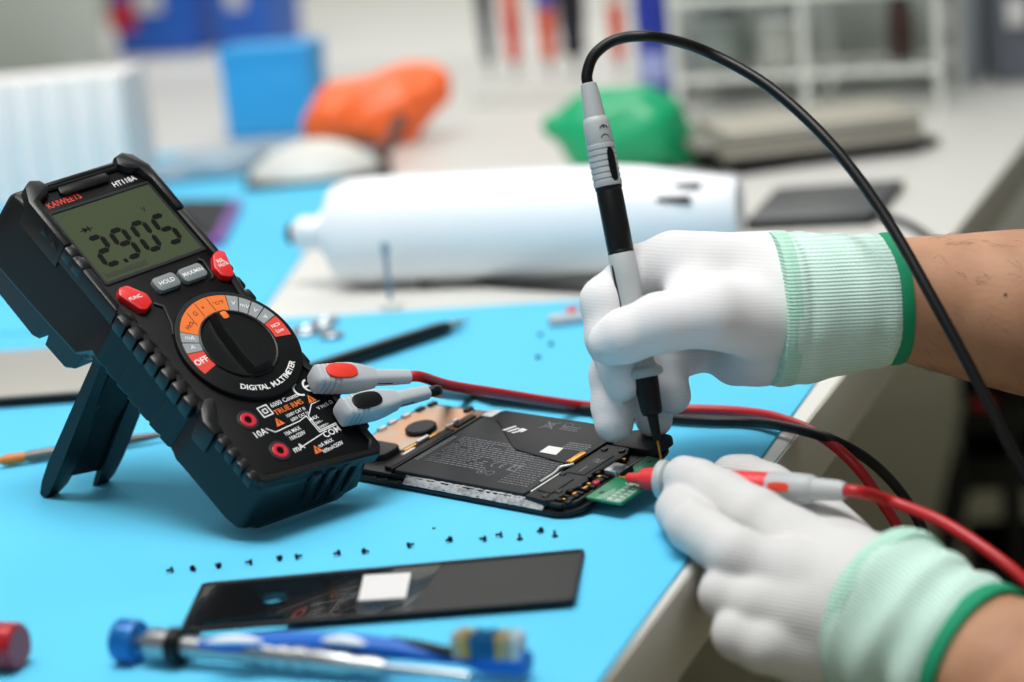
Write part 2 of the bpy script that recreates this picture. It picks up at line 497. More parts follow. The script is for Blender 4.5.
# buttons
def button(name, poly, h, m, txt, tx, ty, ts, tm, label):
    b = MB(); b.prism(poly, 39.5, 40.4 + h, bevel=0.8)
    o = tag(obj(name, b, m, meter), label)
    t = MB()
    for i, line in enumerate(txt): t.text(line, tx, ty - i * ts * .85, 40.45 + h, ts, bold=.012)
    obj('button_lettering', t, tm, o, smooth=0)
def rounded(P, r=1.2):
    out = []
    n = len(P)
    for i in range(n):
        p0, p1, p2 = Vector(P[i - 1]), Vector(P[i]), Vector(P[(i + 1) % n])
        a = p1 + (p0 - p1).normalized() * r; c = p1 + (p2 - p1).normalized() * r
        for k in range(4):
            t = k / 3; q = a * (1 - t) ** 2 + p1 * 2 * t * (1 - t) + c * t * t; out.append((q.x, q.y))
    return out
button('function_button', rounded([(-11, 117.2), (-8.4, 120.8), (-3.4, 120.4), (2.4, 112.8), (1.6, 107.6), (-3.6, 105.2), (-6.4, 106.4)]), 3.4, M_red, ('FUNC.',), -4.4, 113.0, 2.6, M_wht, 'red function button')
button('relative_button', rounded([(55.6, 119.6), (53.4, 121.6), (48.4, 120.4), (43.6, 113.6), (44.2, 107.8), (48.4, 105.4), (51.2, 106.6)]), 3.4, M_red, ('REL', 'Hz/%'), 49.3, 115.6, 2.8, M_wht, 'red relative button')
button('hold_button', rrect(9.8, 111.6, 23.4, 119.8, 2.4), 2.6, M_btn, ('HOLD',), 16.6, 115.6, 3.3, M_wht, 'grey hold button')
button('range_button', rrect(25.4, 111.4, 39.6, 119.6, 2.4), 2.6, M_btn, ('MAX/MIN',), 32.5, 115.5, 2.9, M_wht, 'grey maximum and minimum button')
b = MB()                                            # moulded ridges framing the button row
for P in (((41.2, 121.4), (42.6, 120), (41.6, 111.6), (40.0, 109.8), (40.8, 109.2), (43, 111), (44, 120.6), (42, 122.4)), ((3.4, 108), (6.4, 104.8), (3.4, 95), (0.2, 90), (1.0, 89.2), (4.8, 94.6), (7.8, 105.2), (4.2, 109))):
    b = MB(); b.prism(list(P), 40, 41.6, bevel=0.35); obj('face_ridge', b, M_dark, meter)
# rotary switch
DX, DY = 26.2, 72.3
b = MB()
b.prism(circ(DX, DY, 31.0, 64), 39.5, 43.0, bevel=1.0)
ringo = obj('dial_ring', b, M_face, meter)
def arc(b, r0, r1, a0, a1, z=43.02, gap=.5):
    n = max(2, int((a1 - a0) / 6)); g0, g1 = math.radians(a0 + gap), math.radians(a1 - gap)
    A = [g0 + (g1 - g0) * i / n for i in range(n + 1)]
    b.flat([(DX + r1 * math.cos(a), DY + r1 * math.sin(a)) for a in A] + [(DX + r0 * math.cos(a), DY + r0 * math.sin(a)) for a in A[::-1]], z)
for a0_, a1_ in ((170, 196), (-12, 13)):
    b = MB(); arc(b, 19.6, 28.4, a0_, a1_); obj('dial_red_band', b, M_redp, ringo, smooth=0)
b = MB(); arc(b, 19.6, 28.4, 65, 144, gap=.3); obj('dial_orange_band', b, M_org, ringo, smooth=0)
for a in (144, 157, 13, 26, 39, 52):
    b = MB(); arc(b, 19.6, 28.4, a, a + 13, gap=.6); obj('dial_grey_band', b, M_bandg, ringo, smooth=0)
b = MB(); b.text('OFF', DX - 24.2, DY - 1.0, 43.15, 4.6, rot=.05, bold=.015)
b.text('NCV', DX + 24.0, DY + 1.6, 43.15, 2.6, bold=.012); b.text('Live', DX + 24.0, DY - 1.6, 43.15, 2.8, bold=.012)
def ringtext(b, s, r, a0, a1, size, z, inward=True):
    for i, ch in enumerate(s):
        a = math.radians(a0 + (a1 - a0) * i / (len(s) - 1))
        if ch != ' ': b.text(ch, DX + r * math.cos(a), DY + r * math.sin(a), z, size, rot=a + (PI / 2 if inward else -PI / 2), bold=.02)
ringtext(b, 'DIGITAL MULTIMETER', 25.6, 234, 311, 4.0, 43.15)
for a, s in ((163, 'A'), (150, 'mA'), (58, 'V'), (45, 'mV'), (32, 'V'), (19, 'A')):
    r_ = math.radians(a); b.text(s, DX + 24 * math.cos(r_), DY + 24 * math.sin(r_), 43.15, 3.4, rot=r_ - PI / 2 if 20 < a < 140 else r_ - PI)
obj('dial_lettering', b, M_wht, ringo, smooth=0)
b = MB()
for a, s in ((132, 'Hz%'), (112, 'Ω'), (98, '+'), (76, '°C/°F')):
    r_ = math.radians(a); b.text(s, DX + 24 * math.cos(r_), DY + 24 * math.sin(r_), 43.15, 3.2 if a != 76 else 2.6, rot=(r_ - PI / 2) * .6)
for a in (86, 104, 122):
    r_ = math.radians(a); b.box((DX + 24 * math.cos(r_), DY + 24 * math.sin(r_), 43.15), (.25, 8, .08), 0, None)
obj('dial_symbols', b, M_blk, ringo, smooth=0)
b = MB()
b.lathe([(19.2, 40.2), (19.2, 43.6), (18.6, 44.0), (18.0, 43.8), (17.6, 43.2), (.01, 43.2)], 56, Matrix.Translation((DX - .6, DY, 0)))
hand = [(DX - 7.4, DY - 18.2), (DX + 5.8, DY - 18.2), (DX + 6.6, DY - 8), (DX + 5.6, DY + 8), (DX + 3.0, DY + 18.4), (DX - 4.6, DY + 18.4), (DX - 7.2, DY + 8), (DX - 8.2, DY - 8)]
bm_rings = []
for z, d in ((42.4, -.8), (45.0, .8), (47.2, 1.4), (48.0, 2.2)):
    bm_rings.append([(x, y_, z) for x, y_ in inset(hand, d)])
b.loft(bm_rings)
knob = obj('selector_knob', b, M_blk, meter)
b = MB(); b.prism(rrect(DX - 2.2, DY + 11.6, DX + 1.2, DY + 15.8, 1.0), 47.6, 48.4, bevel=.2); tag(obj('pointer_mark', b, M_org, knob), 'orange pointer mark')
# sockets
for jx, jy in ((3.0, 36.8), (6.0, 17.0), (50.0, 36.4), (50.0, 17.2)):
    b = MB(); b.lathe([(5.2, 39.8), (5.2, 40.8), (4.6, 41.0), (4.0, 40.9), (4.0, 38.5)], 30, Matrix.Translation((jx, jy, 0)))
    so = obj('socket', b, M_dark, meter)
    b = MB(); b.lathe([(4.0, 39.6), (3.9, 41.0), (3.5, 41.3), (2.1, 41.3), (1.8, 41.0), (1.8, 39.6)], 30, Matrix.Translation((jx, jy, 0)))
    tag(obj('socket_ring', b, M_jack, so), 'red socket ring')
    b = MB(); b.lathe([(1.85, 40.3), (1.85, 40.6), (0.01, 40.6)], 20, Matrix.Translation((jx, jy, 0))); obj('socket_bore', b, M_seg, so)
# printing around the sockets
b = MB(); Z = 40.5
b.text('10A', 3.6, 28.6, Z, 4.6, bold=.012); b.text('mA', 15.4, 14.6, Z, 4.6, bold=.012); b.text('COM', 36.8, 14.8, Z, 4.6, bold=.014)
b.ring(rrect(11.2, 34.6, 17.2, 40.6, .1, 1), rrect(11.8, 35.2, 16.6, 40.0, .1, 1), Z - .2, Z + .1, .02); b.ring(rrect(12.9, 36.3, 15.5, 38.9, .1, 1), rrect(13.4, 36.8, 15.0, 38.4, .1, 1), Z - .2, Z + .1, .02)
b.text('6000 Counts', 27.2, 38.6, Z, 3.3, bold=.012)
def cearc(cx, cy, r, t):
    A = [math.radians(90 + 180 * i / 12) for i in range(13)]
    b.flat([(cx + r * math.cos(a), cy + r * math.sin(a)) for a in A] + [(cx + (r - t) * math.cos(a), cy + (r - t) * math.sin(a)) for a in A[::-1]], Z)
cearc(38.6, 40.4, 3.8, 1.0); cearc(44.6, 40.4, 3.8, 1.0); b.flat([(41.6, 39.9), (44.4, 39.9), (44.4, 40.9), (41.6, 40.9)], Z)
b.text('1000V CAT III', 27.6, 30.9, Z, 2.4, sx=.85, bold=.01); b.text('600V CAT IV', 28.0, 28.2, Z, 2.4, sx=.85, bold=.01)
b.text('V Hz% Ω', 44.0, 28.2, Z, 2.6, rot=.02, bold=.01)
b.text('MAX', 33.6, 24.6, Z, 2.6, bold=.012); b.text('750V~', 34.2, 21.8, Z, 2.0, bold=.01); b.text('1000V=', 35.2, 19.2, Z, 2.0, bold=.01)
b.text('10A MAX', 19.0, 23.2, Z, 2.8, sx=.85, bold=.012); b.text('10A/250V', 19.6, 20.2, Z, 2.8, sx=.85, bold=.012)
b.text('mA MAX', 29.6, 11.2, Z, 2.8, sx=.85, bold=.012); b.text('600mA/250V', 31.4, 8.0, Z, 2.8, sx=.85, bold=.012)
def line(pts, t=.45):
    for p, q in zip(pts, pts[1:]):
        p, q = Vector(p), Vector(q); n = (q - p).normalized(); m_ = Vector((-n.y, n.x)) * t / 2
        b.flat([tuple(p - m_ - n * t / 2), tuple(q - m_ + n * t / 2), tuple(q + m_ + n * t / 2), tuple(p + m_ - n * t / 2)], Z)
line([(8, 29.6), (11, 26.2), (26, 26.2), (31, 27.2), (31, 17.2), (42, 17.2)]); line([(32, 26.6), (32, 18.0), (42, 18.0)])
line([(18.6, 14.6), (33, 16.2)]); line([(32, 26.6), (38, 31.4), (43, 31.4)])
obj('face_lettering', b, M_wht, meter, smooth=0)
b = MB(); b.text('TRUE RMS', 26.4, 34.6, Z, 3.9, bold=.012)
def tri(cx, cy, r): b.prism([(cx + r * math.cos(a), cy + r * math.sin(a)) for a in (PI / 2, PI * 7 / 6, PI * 11 / 6)], Z - .1, Z + .05)
tri(16.2, 29.6, 2.8); tri(39.8, 33.6, 2.8); tri(23.2, 9.8, 2.8)
obj('orange_lettering', b, M_org, meter, smooth=0)
for cx, cy in ((16.2, 29.6), (39.8, 33.6), (23.2, 9.8)):
    b = MB(); b.flat([(cx - .25, cy - .9), (cx + .25, cy - .9), (cx + .3, cy + 1.4), (cx - .3, cy + 1.4)], Z + .08); obj('warning_symbol', b, M_blk, meter, smooth=0)
# kickstand: a flanged leaf that hinges on the back and ends in two feet
b = MB()
MI = METER.inverted()
FL, FR = (MI @ at(41, 497, .0008)) / MM, (MI @ at(107, 479, .0008)) / MM
HL, HR = Vector((-11.0, 112, 5)), Vector((31.0, 112, 5))
axF = ((FL + FR) / 2 - (HL + HR) / 2).normalized(); axX = (HR - HL).normalized(); axN = axX.cross(axF).normalized()   # axN: towards the foot of the case
if axN.y > 0: axN = -axN
for P0_, Q0_, sg in ((HL, FL, 1), (HR, FR, -1)):
    rings = []
    for t, wd, th, ins in ((0, 11, 5.0, 0), (.5, 12, 7.0, 0), (.8, 12, 8, 0), (.92, 10.5, 7, 1.0), (1.0, 8.5, 4.0, 2.0)):
        a = P0_.lerp(Q0_, t) + axX * sg * ins * .4
        c0 = -axN * th if t < 1 else -axN * 4.0
        rings.append([tuple(a + c0 * .0 - axN * th * .5), tuple(a + axX * sg * 2.2 - axN * th * .5), tuple(a + axX * sg * 3.4 + axN * th * .05), tuple(a + axX * sg * wd + axN * th * .05), tuple(a + axX * sg * wd + axN * th * .5), tuple(a + axN * th * .5)])
    b.loft(rings)
rings = []
for t in (0.0, .4, .78, .86):
    a0, a1 = HL.lerp(FL, t) + axX * 8, HR.lerp(FR, t) - axX * 8
    rings.append([tuple(a0 + axN * .2), tuple(a1 + axN * .2), tuple(a1 + axN * 3.2), tuple(a0 + axN * 3.2)])
b.loft(rings)
b.tube([tuple(HL - axX * 1), tuple(HR + axX * 1)], 4.2, 14)
obj('kickstand', b, M_blk, meter, smooth=30)
# ------------------------------------------------------------------ opened phone (local: x along the phone towards the connector end, y across, z up out of it)
_a, _t = -0.757, 0.144
_ex = Vector((math.cos(_a), math.sin(_a), 0)); _n = Vector((-math.sin(_a), math.cos(_a), 0))
_ey = _n * math.cos(_t) + Vector((0, 0, math.sin(_t)))
PHONE = frame(Vector((0.02084, 0.92728, 0.0)), _ex, _ey)
M_ph = mat('phone_frame', (12, 13, 14), 0.34, spec=0.3, bump=(2500, 0.1, 'noise'))
M_phm = mat('phone_matte_black', (20, 21, 22), 0.5, spec=0.25, bump=(1800, 0.1, 'noise'))
M_bat = mat('battery_wrap', (36, 38, 41), 0.5, spec=0.22, bump=(700, 0.05, 'noise'))
M_flex = mat('graphite_sheet', (28, 29, 31), 0.5, spec=0.22, bump=(900, 0.06, 'noise'))
M_prn = mat('grey_fine_print', (98, 102, 106), 0.6)
M_sil = mat('adhesive_residue', (176, 178, 180), 0.5, metal=0.1, bump=(900, 0.6, 'noise'), var=(260, (128, 130, 132), 0.42, 0.62))
M_steel = mat('steel', (190, 192, 194), 0.28, metal=1.0)
M_gold = mat('gold_contact', (222, 158, 58), 0.32, metal=0.8)
M_cop = mat('copper_film', (200, 152, 122), 0.5, metal=0.1, bump=(60, 0.3, 'noise'), var=(28, (176, 170, 152), 0.42, 0.6))
M_pcb = mat('green_board', (22, 122, 82), 0.4, coat=0.3)
M_tin = mat('tinned_pad', (206, 210, 208), 0.35, metal=0.6)
M_stk = mat('white_sticker', (206, 206, 206), 0.6)
phone = thing('smartphone', 'opened black phone without its back, battery and copper film showing, on the blue mat', 'phone', PHONE)
X0, X1, Y0, Y1 = -162.0, 2.0, -5.0, 74.5
b = MB()
b.prism(rrect(X0, Y0, X1, Y1, 12, 8), 0.9, 3.9, bevel=0.5, bot_bevel=1.2)
b.ring(rrect(X0 + 2.6, Y0 + 2.8, X1 - 2.6, Y1 - 1.0, 10, 8), rrect(X0 + 4.2, Y0 + 4.2, X1 - 4.2, Y1 - 2.6, 9, 8), 3.6, 6.5, 0.5)
for k in range(14): b.box((X0 + 20 + 9.6 * k + random.uniform(-2, 2), Y0 + 1.4, 4.0), (random.uniform(1.5, 5), 1.4, .9), .2)
body = obj('phone_frame', b, M_ph, phone)
b = MB(); b.prism(rrect(X0 + 3, Y0 + 3.4, X1 - 3, Y1 - 1.6, 9.5, 8), 3.6, 5.8)
obj('mid_plate', b, M_phm, phone)
b = MB()
rows = []
for k in range(46):
    x = -103 + 88 * k / 45; j0, j1 = random.uniform(-.5, .4), random.uniform(-.5, .3)
    rows.append([(x, -.9 + j1, 6.9), (x, -2.6, 5.9 + j0 * .4), (x, Y0 + .3 - j0 * .3, 3.95), (x, Y0 + .3 - j0 * .3, 3.6), (x, -.9 + j1, 5.7)])
b.loft(rows)
b.prism([(-108 + 2 * k, Y1 - 3.4) for k in range(0, 30)] + [(-50, Y1 - 1.4), (-108, Y1 - 1.4)], 5.7, 6.4)
tag(obj('adhesive_strip', b, M_sil, phone, smooth=0), 'silvery strip of torn adhesive')
# battery with its print
b = MB(); b.prism(rrect(-112, -.5, -28.5, 72.0, 1.6), 5.4, 8.2, bevel=0.7)
battery = obj('battery', b, M_bat, phone)
b = MB(); rnd = random.Random(4)
ZB = 8.22
for r in range(15):                                 # rows of tiny print, too small to read
    y = 40.5 - r * 1.95; x = -104
    while x < -52:
        L = rnd.uniform(1.2, 4.2)
        if rnd.random() < .93 and not (r > 9 and x > -70): b.flat([(x, y), (x + L, y), (x + L, y + .75), (x, y + .75)], ZB)
        x += L + .7
for r in range(14):
    y = 33 - r * 2.1; x = -50
    while x < -33:
        L = rnd.uniform(.8, 2.4); b.flat([(x, y), (x + L, y), (x + L, y + .6), (x, y + .6)], ZB); x += L + .7
for k in range(13): b.flat([(-110.4, 12.5 + 2.2 * k), (-107.6, 12.5 + 2.2 * k), (-107.6, 14.0 + 2.2 * k), (-110.4, 14.0 + 2.2 * k)], ZB)
for cx, cy in ((-66, 12), (-60.5, 12)):
    b.ring(circ(cx, cy, 2.3, 20), circ(cx, cy, 1.9, 20), ZB - .2, ZB + .08, .02)
b.flat([(-66.6, 11.2), (-65.4, 11.2), (-65.4, 12.8), (-66.6, 12.8)], ZB)
def carc(b, cx, cy, r, t, z, a0=90, a1=270):
    A = [math.radians(a0 + (a1 - a0) * i / 10) for i in range(11)]
    b.flat([(cx + r * math.cos(a), cy + r * math.sin(a)) for a in A] + [(cx + (r - t) * math.cos(a), cy + (r - t) * math.sin(a)) for a in A[::-1]], z)
carc(b, -64, 20, 2.4, .6, ZB); carc(b, -58.8, 20, 2.4, .6, ZB); b.flat([(-61, 19.7), (-58.8, 19.7), (-58.8, 20.3), (-61, 20.3)], ZB)
for i in range(6):
    for j in range(6):
        if rnd.random() < .55: b.flat([(-55 + i, 17 + j), (-54.1 + i, 17 + j), (-54.1 + i, 17.9 + j), (-55 + i, 17.9 + j)], ZB)
obj('battery_print', b, M_prn, battery, smooth=0)
# graphite covered flex lying over the far side of the battery
fl = [(-104, 73), (-106, 70.5), (-101.5, 62), (-96, 58.8), (-72, 40.4), (-66, 36.6), (-29.5, 31.2), (-26.6, 33), (-26.4, 73)]
b = MB(); b.prism(fl, 8.1, 8.9, bevel=0.3)
flex = obj('flex_cover', b, M_flex, phone)
ZF = 8.93
for k in range(3):
    b = MB(); x, y = -88.5 + 3.4 * k, 52.5 - .6 * k; b.flat([(x, y), (x + 1.7, y - .2), (x + 4.6, y + 6.0 - k * 1.1), (x + 2.9, y + 6.2 - k * 1.1)], ZF)
    obj('white_bar', b, M_stk, flex, smooth=0)
b = MB(); b.flat([(-79.6, 57.5), (-75.6, 56.6), (-76.6, 53.2), (-80.4, 55)], ZF); obj('white_bar', b, M_stk, flex, smooth=0)
b = MB()
for a, c in (((-71.5, 60.5), (-64, 68.5)), ((-71.5, 68), (-64, 61))):
    p, q = Vector(a), Vector(c); n = (q - p).normalized(); m_ = Vector((-n.y, n.x)) * .35
    b.flat([tuple(p - m_), tuple(q - m_), tuple(q + m_), tuple(p + m_)], ZF)
b.ring(rrect(-70.5, 62, -65.5, 67, .4, 2), rrect(-70, 62.5, -66, 66.5, .3, 2), ZF - .2, ZF + .08, .02)
b.ring(circ(-58.5, 67.2, 2.6, 20), circ(-58.5, 67.2, 2.2, 20), ZF - .2, ZF + .08, .02)
for r in range(4):
    x = -44
    while x < -31:
        L = rnd.uniform(.8, 1.8); yy = 50 - r * 2.0 + (x + 44) * .05; b.flat([(x, yy), (x + L, yy), (x + L, yy + 1.2), (x, yy + 1.2)], ZF); x += L + .5
for r in range(3):
    x = -60
    while x < -50: L = rnd.uniform(.8, 1.8); b.flat([(x, 62 + r * 1.8), (x + L, 62 + r * 1.8), (x + L, 62.8 + r * 1.8), (x, 62.8 + r * 1.8)], ZF); x += L + .5
obj('flex_print', b, M_prn, flex, smooth=0)
b = MB(); b.prism([(-51.5, 37.4), (-41, 37.2), (-42.6, 44.6), (-51.8, 44.6)], ZF - .1, ZF + .1)
tag(obj('sticker', b, M_stk, flex, smooth=0), 'white sticker on the flex cover')
b = MB(); b.prism([(-113.5, 64.6), (-106.5, 64.6), (-106.5, 72), (-113.5, 72)], 8.3, 8.6)
tag(obj('sticker', b, M_stk, phone, smooth=0), 'white sticker at the corner of the battery')
b = MB(); b.prism(rrect(-30.6, 31.8, -27.0, 43.4, .8), 8.0, 9.7, bevel=.5); tag(obj('flex_connector', b, M_gold, phone), 'gold connector')
b = MB(); b.tube(spline([(-29.5, 12, 8.0), (-29.2, 22, 8.2), (-30, 27, 8.6), (-27.5, 29.5, 8.8), (-26, 32, 8.6)], 6), .7, 8); b.box((-27.4, 14, 7.2), (1.0, 22, 1.4), .2)
tag(obj('antenna_cable', b, M_tin, phone), 'thin silvery antenna cable')
# speaker bracket at the connector end
b = MB()
b.prism([(-26.5, -2.0), (-14, -3.4), (-10, -1), (-9, 5), (-11, 9), (-8.4, 12), (-8.2, 21), (-11, 24), (-11, 30), (-9, 33), (-8.6, 50), (-12, 56), (-25.5, 56)], 5.4, 8.3, bevel=.5)
b.prism([(-24.5, 4), (-15, 3), (-15, 19), (-24.5, 20)], 8, 8.8, bevel=.3)
b.prism([(-23.5, 24), (-13, 24), (-13, 46), (-23.5, 47)], 8, 8.7, bevel=.3)
for k in range(11): b.box((-9.4 + rnd.uniform(-1.4, 1.4), 0 + 5.0 * k, 7.4), (rnd.uniform(1.5, 4), rnd.uniform(1.2, 3), rnd.uniform(1, 2.6)), .3)
bracket = obj('speaker_bracket', b, M_phm, phone)
b = MB()
for i in range(6):
    for j in range(5):
        if rnd.random() < .6: b.flat([(-19 + .8 * i, 36.5 + .8 * j), (-18.3 + .8 * i, 36.5 + .8 * j), (-18.3 + .8 * i, 37.2 + .8 * j), (-19 + .8 * i, 37.2 + .8 * j)], 8.72)
b.flat([(-18, 26), (-17.4, 26), (-17.4, 32), (-18, 32)], 8.72)
obj('bracket_print', b, M_prn, bracket, smooth=0)
for x, y in ((-16.5, .8), (-13.2, 6.4), (-22.5, 50.5), (-12.8, 51.5), (-24.4, 22.2)):
    b = MB(); b.lathe([(1.7, 8.0), (1.7, 8.7), (1.3, 9.0), (.5, 9.0), (.45, 8.6), (.01, 8.6)], 16, Matrix.Translation((x, y, 0))); obj('bracket_screw', b, M_dark, phone)
b = MB(); b.prism(rrect(-25, 55.5, 2.4, 74.2, 6, 5), 5.4, 8.8, bevel=.9); obj('tape_cover', b, M_phm, phone)
b = MB()
for k in range(9): b.box((-4.6 + rnd.uniform(-1.2, 1.2), 1 + 3.4 * k, 6.6), (rnd.uniform(2.5, 5), rnd.uniform(1.6, 3), rnd.uniform(1.2, 2.4)), .4)
b.box((-8, -2.2, 6.6), (7, 2.4, 1.8), .5)
obj('bracket_tabs', b, M_phm, phone)
b = MB()
for x, y, sx, sy in ((-7, 2, 1.6, 1), (-6.2, 8.6, 1.4, 2.2), (-5.4, 15.2, 1.2, 3), (-6.4, 19, 2, 1.2), (-6.6, 27, 2, 1.6), (-7.2, 40, 1.6, 3), (-7.6, 46, 2.2, 1.2), (-25.8, 1.2, 1.4, 1.4)):
    b.box((x, y, 7.2), (sx, sy, 1.2), .15)
obj('spring_contact', b, M_gold, phone)
b = MB(); b.lathe([(1.7, 6.2), (1.7, 7.6), (1.3, 7.9), (.8, 7.9), (.8, 6.6)], 18, Matrix.Translation((-4.2, 21.6, 0))); tag(obj('microphone_gasket', b, M_jack, phone), 'small red gasket')
# the head of the phone: copper film, vibration motor, camera well
b = MB(); b.prism([(-160, 22), (-157, 70), (-152, 73), (-126, 73), (-124.5, 46), (-128, 42), (-129, 22)], 5.6, 6.4, bevel=.2)
tag(obj('copper_film', b, M_cop, phone), 'copper coloured shielding film')
b = MB(); b.prism([(-122, 49), (-114, 49), (-114, 73), (-124, 73)], 5.6, 7.0, bevel=.3); tag(obj('flex_tail', b, mat('brown_polyimide', (124, 84, 52), .4), phone), 'brown flex tail')
b = MB(); b.lathe([(8.0, 5.8), (8.0, 8.6), (7.4, 9.2), (.01, 9.3)], 36, Matrix.Translation((-135.5, 43.5, 0))); obj('vibration_motor', b, M_phm, phone)
b = MB(); b.prism(rrect(-150, 8, -128, 23, 5, 5), 5.6, 9.4, bevel=1.2); obj('camera_housing', b, M_phm, phone)
b = MB(); b.box((-118.5, 24, 6.8), (5, 44, 2.0), .4); b.box((-113.8, 35, 7.0), (1.6, 70, 2.6), .3); b.box((-119, 58, 6.8), (3.4, 14, 2.8), .4); obj('board_rail', b, M_phm, phone)
for x, y, L, m_ in ((-124.6, 24, 9, M_gold), (-126, 34.5, 8, M_tin), (-123.2, 40, 7, M_gold), (-121.6, 20, 9, M_tin), (-124, 52, 5, M_tin), (-125.4, 57.5, 4, M_tin)):
    b = MB(); b.box((x, y, 7.0), (2.2, L, 1.6), .3); obj('board_contact', b, m_, phone)
for x, y in ((-158, 38), (-158.6, 46), (-157.4, 55), (-155.6, 64), (-153.8, 71), (-128.4, 71)):
    b = MB(); b.box((x, y, 7.0), (3.4, 5.2, 2.0), .6); obj('frame_clip', b, M_steel if y in (38, 46, 55) else M_phm, phone)

# ------------------------------------------------------------------ green test board plugged into the phone
pcb = thing('test_board', 'small green circuit board with silver pads plugged into the end of the opened phone', 'circuit board', PHONE.copy())
b = MB(); b.prism(rrect(0.2, 8.4, 20.5, 53.5, 1.0), 5.6, 6.8, bevel=.1); obj('board', b, M_pcb, pcb)
b = MB()
b.prism(rrect(-6.5, 29.6, 1.0, 38.4, 1.2), 6.6, 9.6, bevel=.6); b.prism(rrect(1.0, 30.4, 3.6, 37.6, .6), 6.6, 9.2, bevel=.4)
tag(obj('usb_connector', b, M_steel, pcb), 'silver connector shell')
b = MB(); b.box((3.8, 34, 8), (1.4, 8.4, 3.2), .3); obj('connector_collar', b, M_blk, pcb)
for i in range(2):
    for j in range(6):
        b = MB(); b.box((12.6 + 4.4 * i, 10.8 + 2.9 * j, 6.85), (2.8, 1.5, .2)); obj('solder_pad', b, M_tin, pcb, smooth=0)
for k in range(6):
    b = MB(); b.box((19.6, 30 + 3.8 * k, 6.9), (1.6, 2.2, .3), .1); obj('edge_pad', b, M_tin, pcb)
b = MB()
for x, y in ((9.6, 10.6), (9.6, 12.2), (9.6, 26), (11.2, 27)): b.box((x, y, 6.85), (1.0, .5, .16))
b.box((15.2, 9.4, 6.84), (7, .35, .12)); b.box((15.2, 26.4, 6.84), (7, .35, .12)); b.box((11.6, 18, 6.84), (.35, 17, .12)); b.box((19.0, 18, 6.84), (.35, 17, .12))
obj('board_print', b, M_stk, pcb, smooth=0)
for x, y in ((4.4, 14.8), (5.4, 48.6)):
    b = MB(); b.lathe([(1.3, 6.7), (1.3, 6.92), (.01, 6.92)], 18, Matrix.Translation((x, y, 0))); obj('board_hole', b, M_blk, pcb)

# ------------------------------------------------------------------ back cover lying face down in front
CQ = [at(179.5, 631.5, .0034), at(574.5, 601, .0034), at(585, 550, .0014), at(202, 584.5, .0014)]
_o = (CQ[0] + CQ[1] + CQ[2] + CQ[3]) / 4
COVER = frame(_o, (CQ[1] + CQ[2]) - (CQ[0] + CQ[3]), (CQ[2] + CQ[3]) - (CQ[0] + CQ[1]))
M_cov = mat('cover_satin', (30, 31, 31), 0.5, spec=0.25, bump=(1400, 0.08, 'noise'))
M_gls = mat('cover_gloss', (14, 15, 17), 0.12, coat=0.6, bump=(140, 0.1, 'noise'))
cover = thing('phone_back_cover', 'black phone back cover with camera cut-outs and a white sticker, lying on the mat', 'phone cover', COVER)
def cl(x, y):
    r = ray(x, y); n = COVER.to_3x3().col[2]; P = CAM + r * ((COVER.translation - CAM).dot(n) / r.dot(n)); q = COVER.inverted() @ P
    return q.x / MM, q.y / MM
b = MB()
CP = [tuple(((COVER.inverted() @ p) / MM).xy) for p in CQ]
out = rounded(CP, 3.0)
hole1 = [cl(*p) for p in ((258, 601), (263, 596.5), (275, 594.5), (287, 594), (290, 597), (286, 602), (274, 605), (262, 605.5))]
hole2 = [cl(*p) for p in ((198, 627), (204, 622.5), (240, 618.5), (282, 614.5), (288, 616), (284, 621), (240, 625.5), (203, 630))]
def plate(b, out, holes, z0, z1):
    bm = bmesh.new()
    loops = [out] + holes; edges = []
    for lp in loops:
        vs = [bm.verts.new((x, y, z0)) for x, y in lp]
        edges += [bm.edges.new((vs[i], vs[(i + 1) % len(vs)])) for i in range(len(vs))]
    res = bmesh.ops.triangle_fill(bm, edges=edges, use_beauty=True)
    fs = [g for g in res['geom'] if isinstance(g, bmesh.types.BMFace)]
    ex_ = bmesh.ops.extrude_face_region(bm, geom=fs)
    for v in [g for g in ex_['geom'] if isinstance(g, bmesh.types.BMVert)]: v.co.z = z1
    return b.bm(bm)
plate(b, out, [hole1, hole2], -1.0, 0.0)
b.ring(out, inset(out, 1.6), -1.0, 0.9, .4)
obj('cover_panel', b, M_cov, cover)
sx_, _q = cl(428, 580)
b = MB(); rr = inset(rounded([CP[0], tuple(Vector(CP[0]).lerp(Vector(CP[1]), .585)), tuple(Vector(CP[3]).lerp(Vector(CP[2]), .635)), CP[3]], 2.5), .8)
plate(b, rr, [[(x, y) for x, y in hole1], [(x, y) for x, y in hole2]], 0.0, 0.25)
tag(obj('glossy_film', b, M_gls, cover), 'glossy black half of the inner face')
b = MB()
for k in range(26):
    x, y = rnd.uniform(-28, -4), rnd.uniform(-22, 26); L = rnd.uniform(3, 9); a = rnd.uniform(.1, .8)
    b.tube([(x, y, .27), (x + L * .5 * math.cos(a), y + L * .5 * math.sin(a) + .6, .29), (x + L * math.cos(a), y + L * math.sin(a), .27)], .14, 5)
obj('adhesive_smear', b, M_dark, cover, smooth=0)
b = MB(); b.prism([cl(*p) for p in ((364, 576), (411, 573.5), (406, 598.5), (358, 601.5))], .25, .45)
tag(obj('sticker', b, M_stk, cover, smooth=0), 'white square sticker')
b = MB(); b.ring(hole1, inset(hole1, .8) if sum(hole1[i - 1][0] * hole1[i][1] - hole1[i][0] * hole1[i - 1][1] for i in range(8)) > 0 else [tuple(p) for p in inset(hole1[::-1], .8)][::-1], -1.2, 0.9, .2)
obj('cutout_lip', b, M_gls, cover)

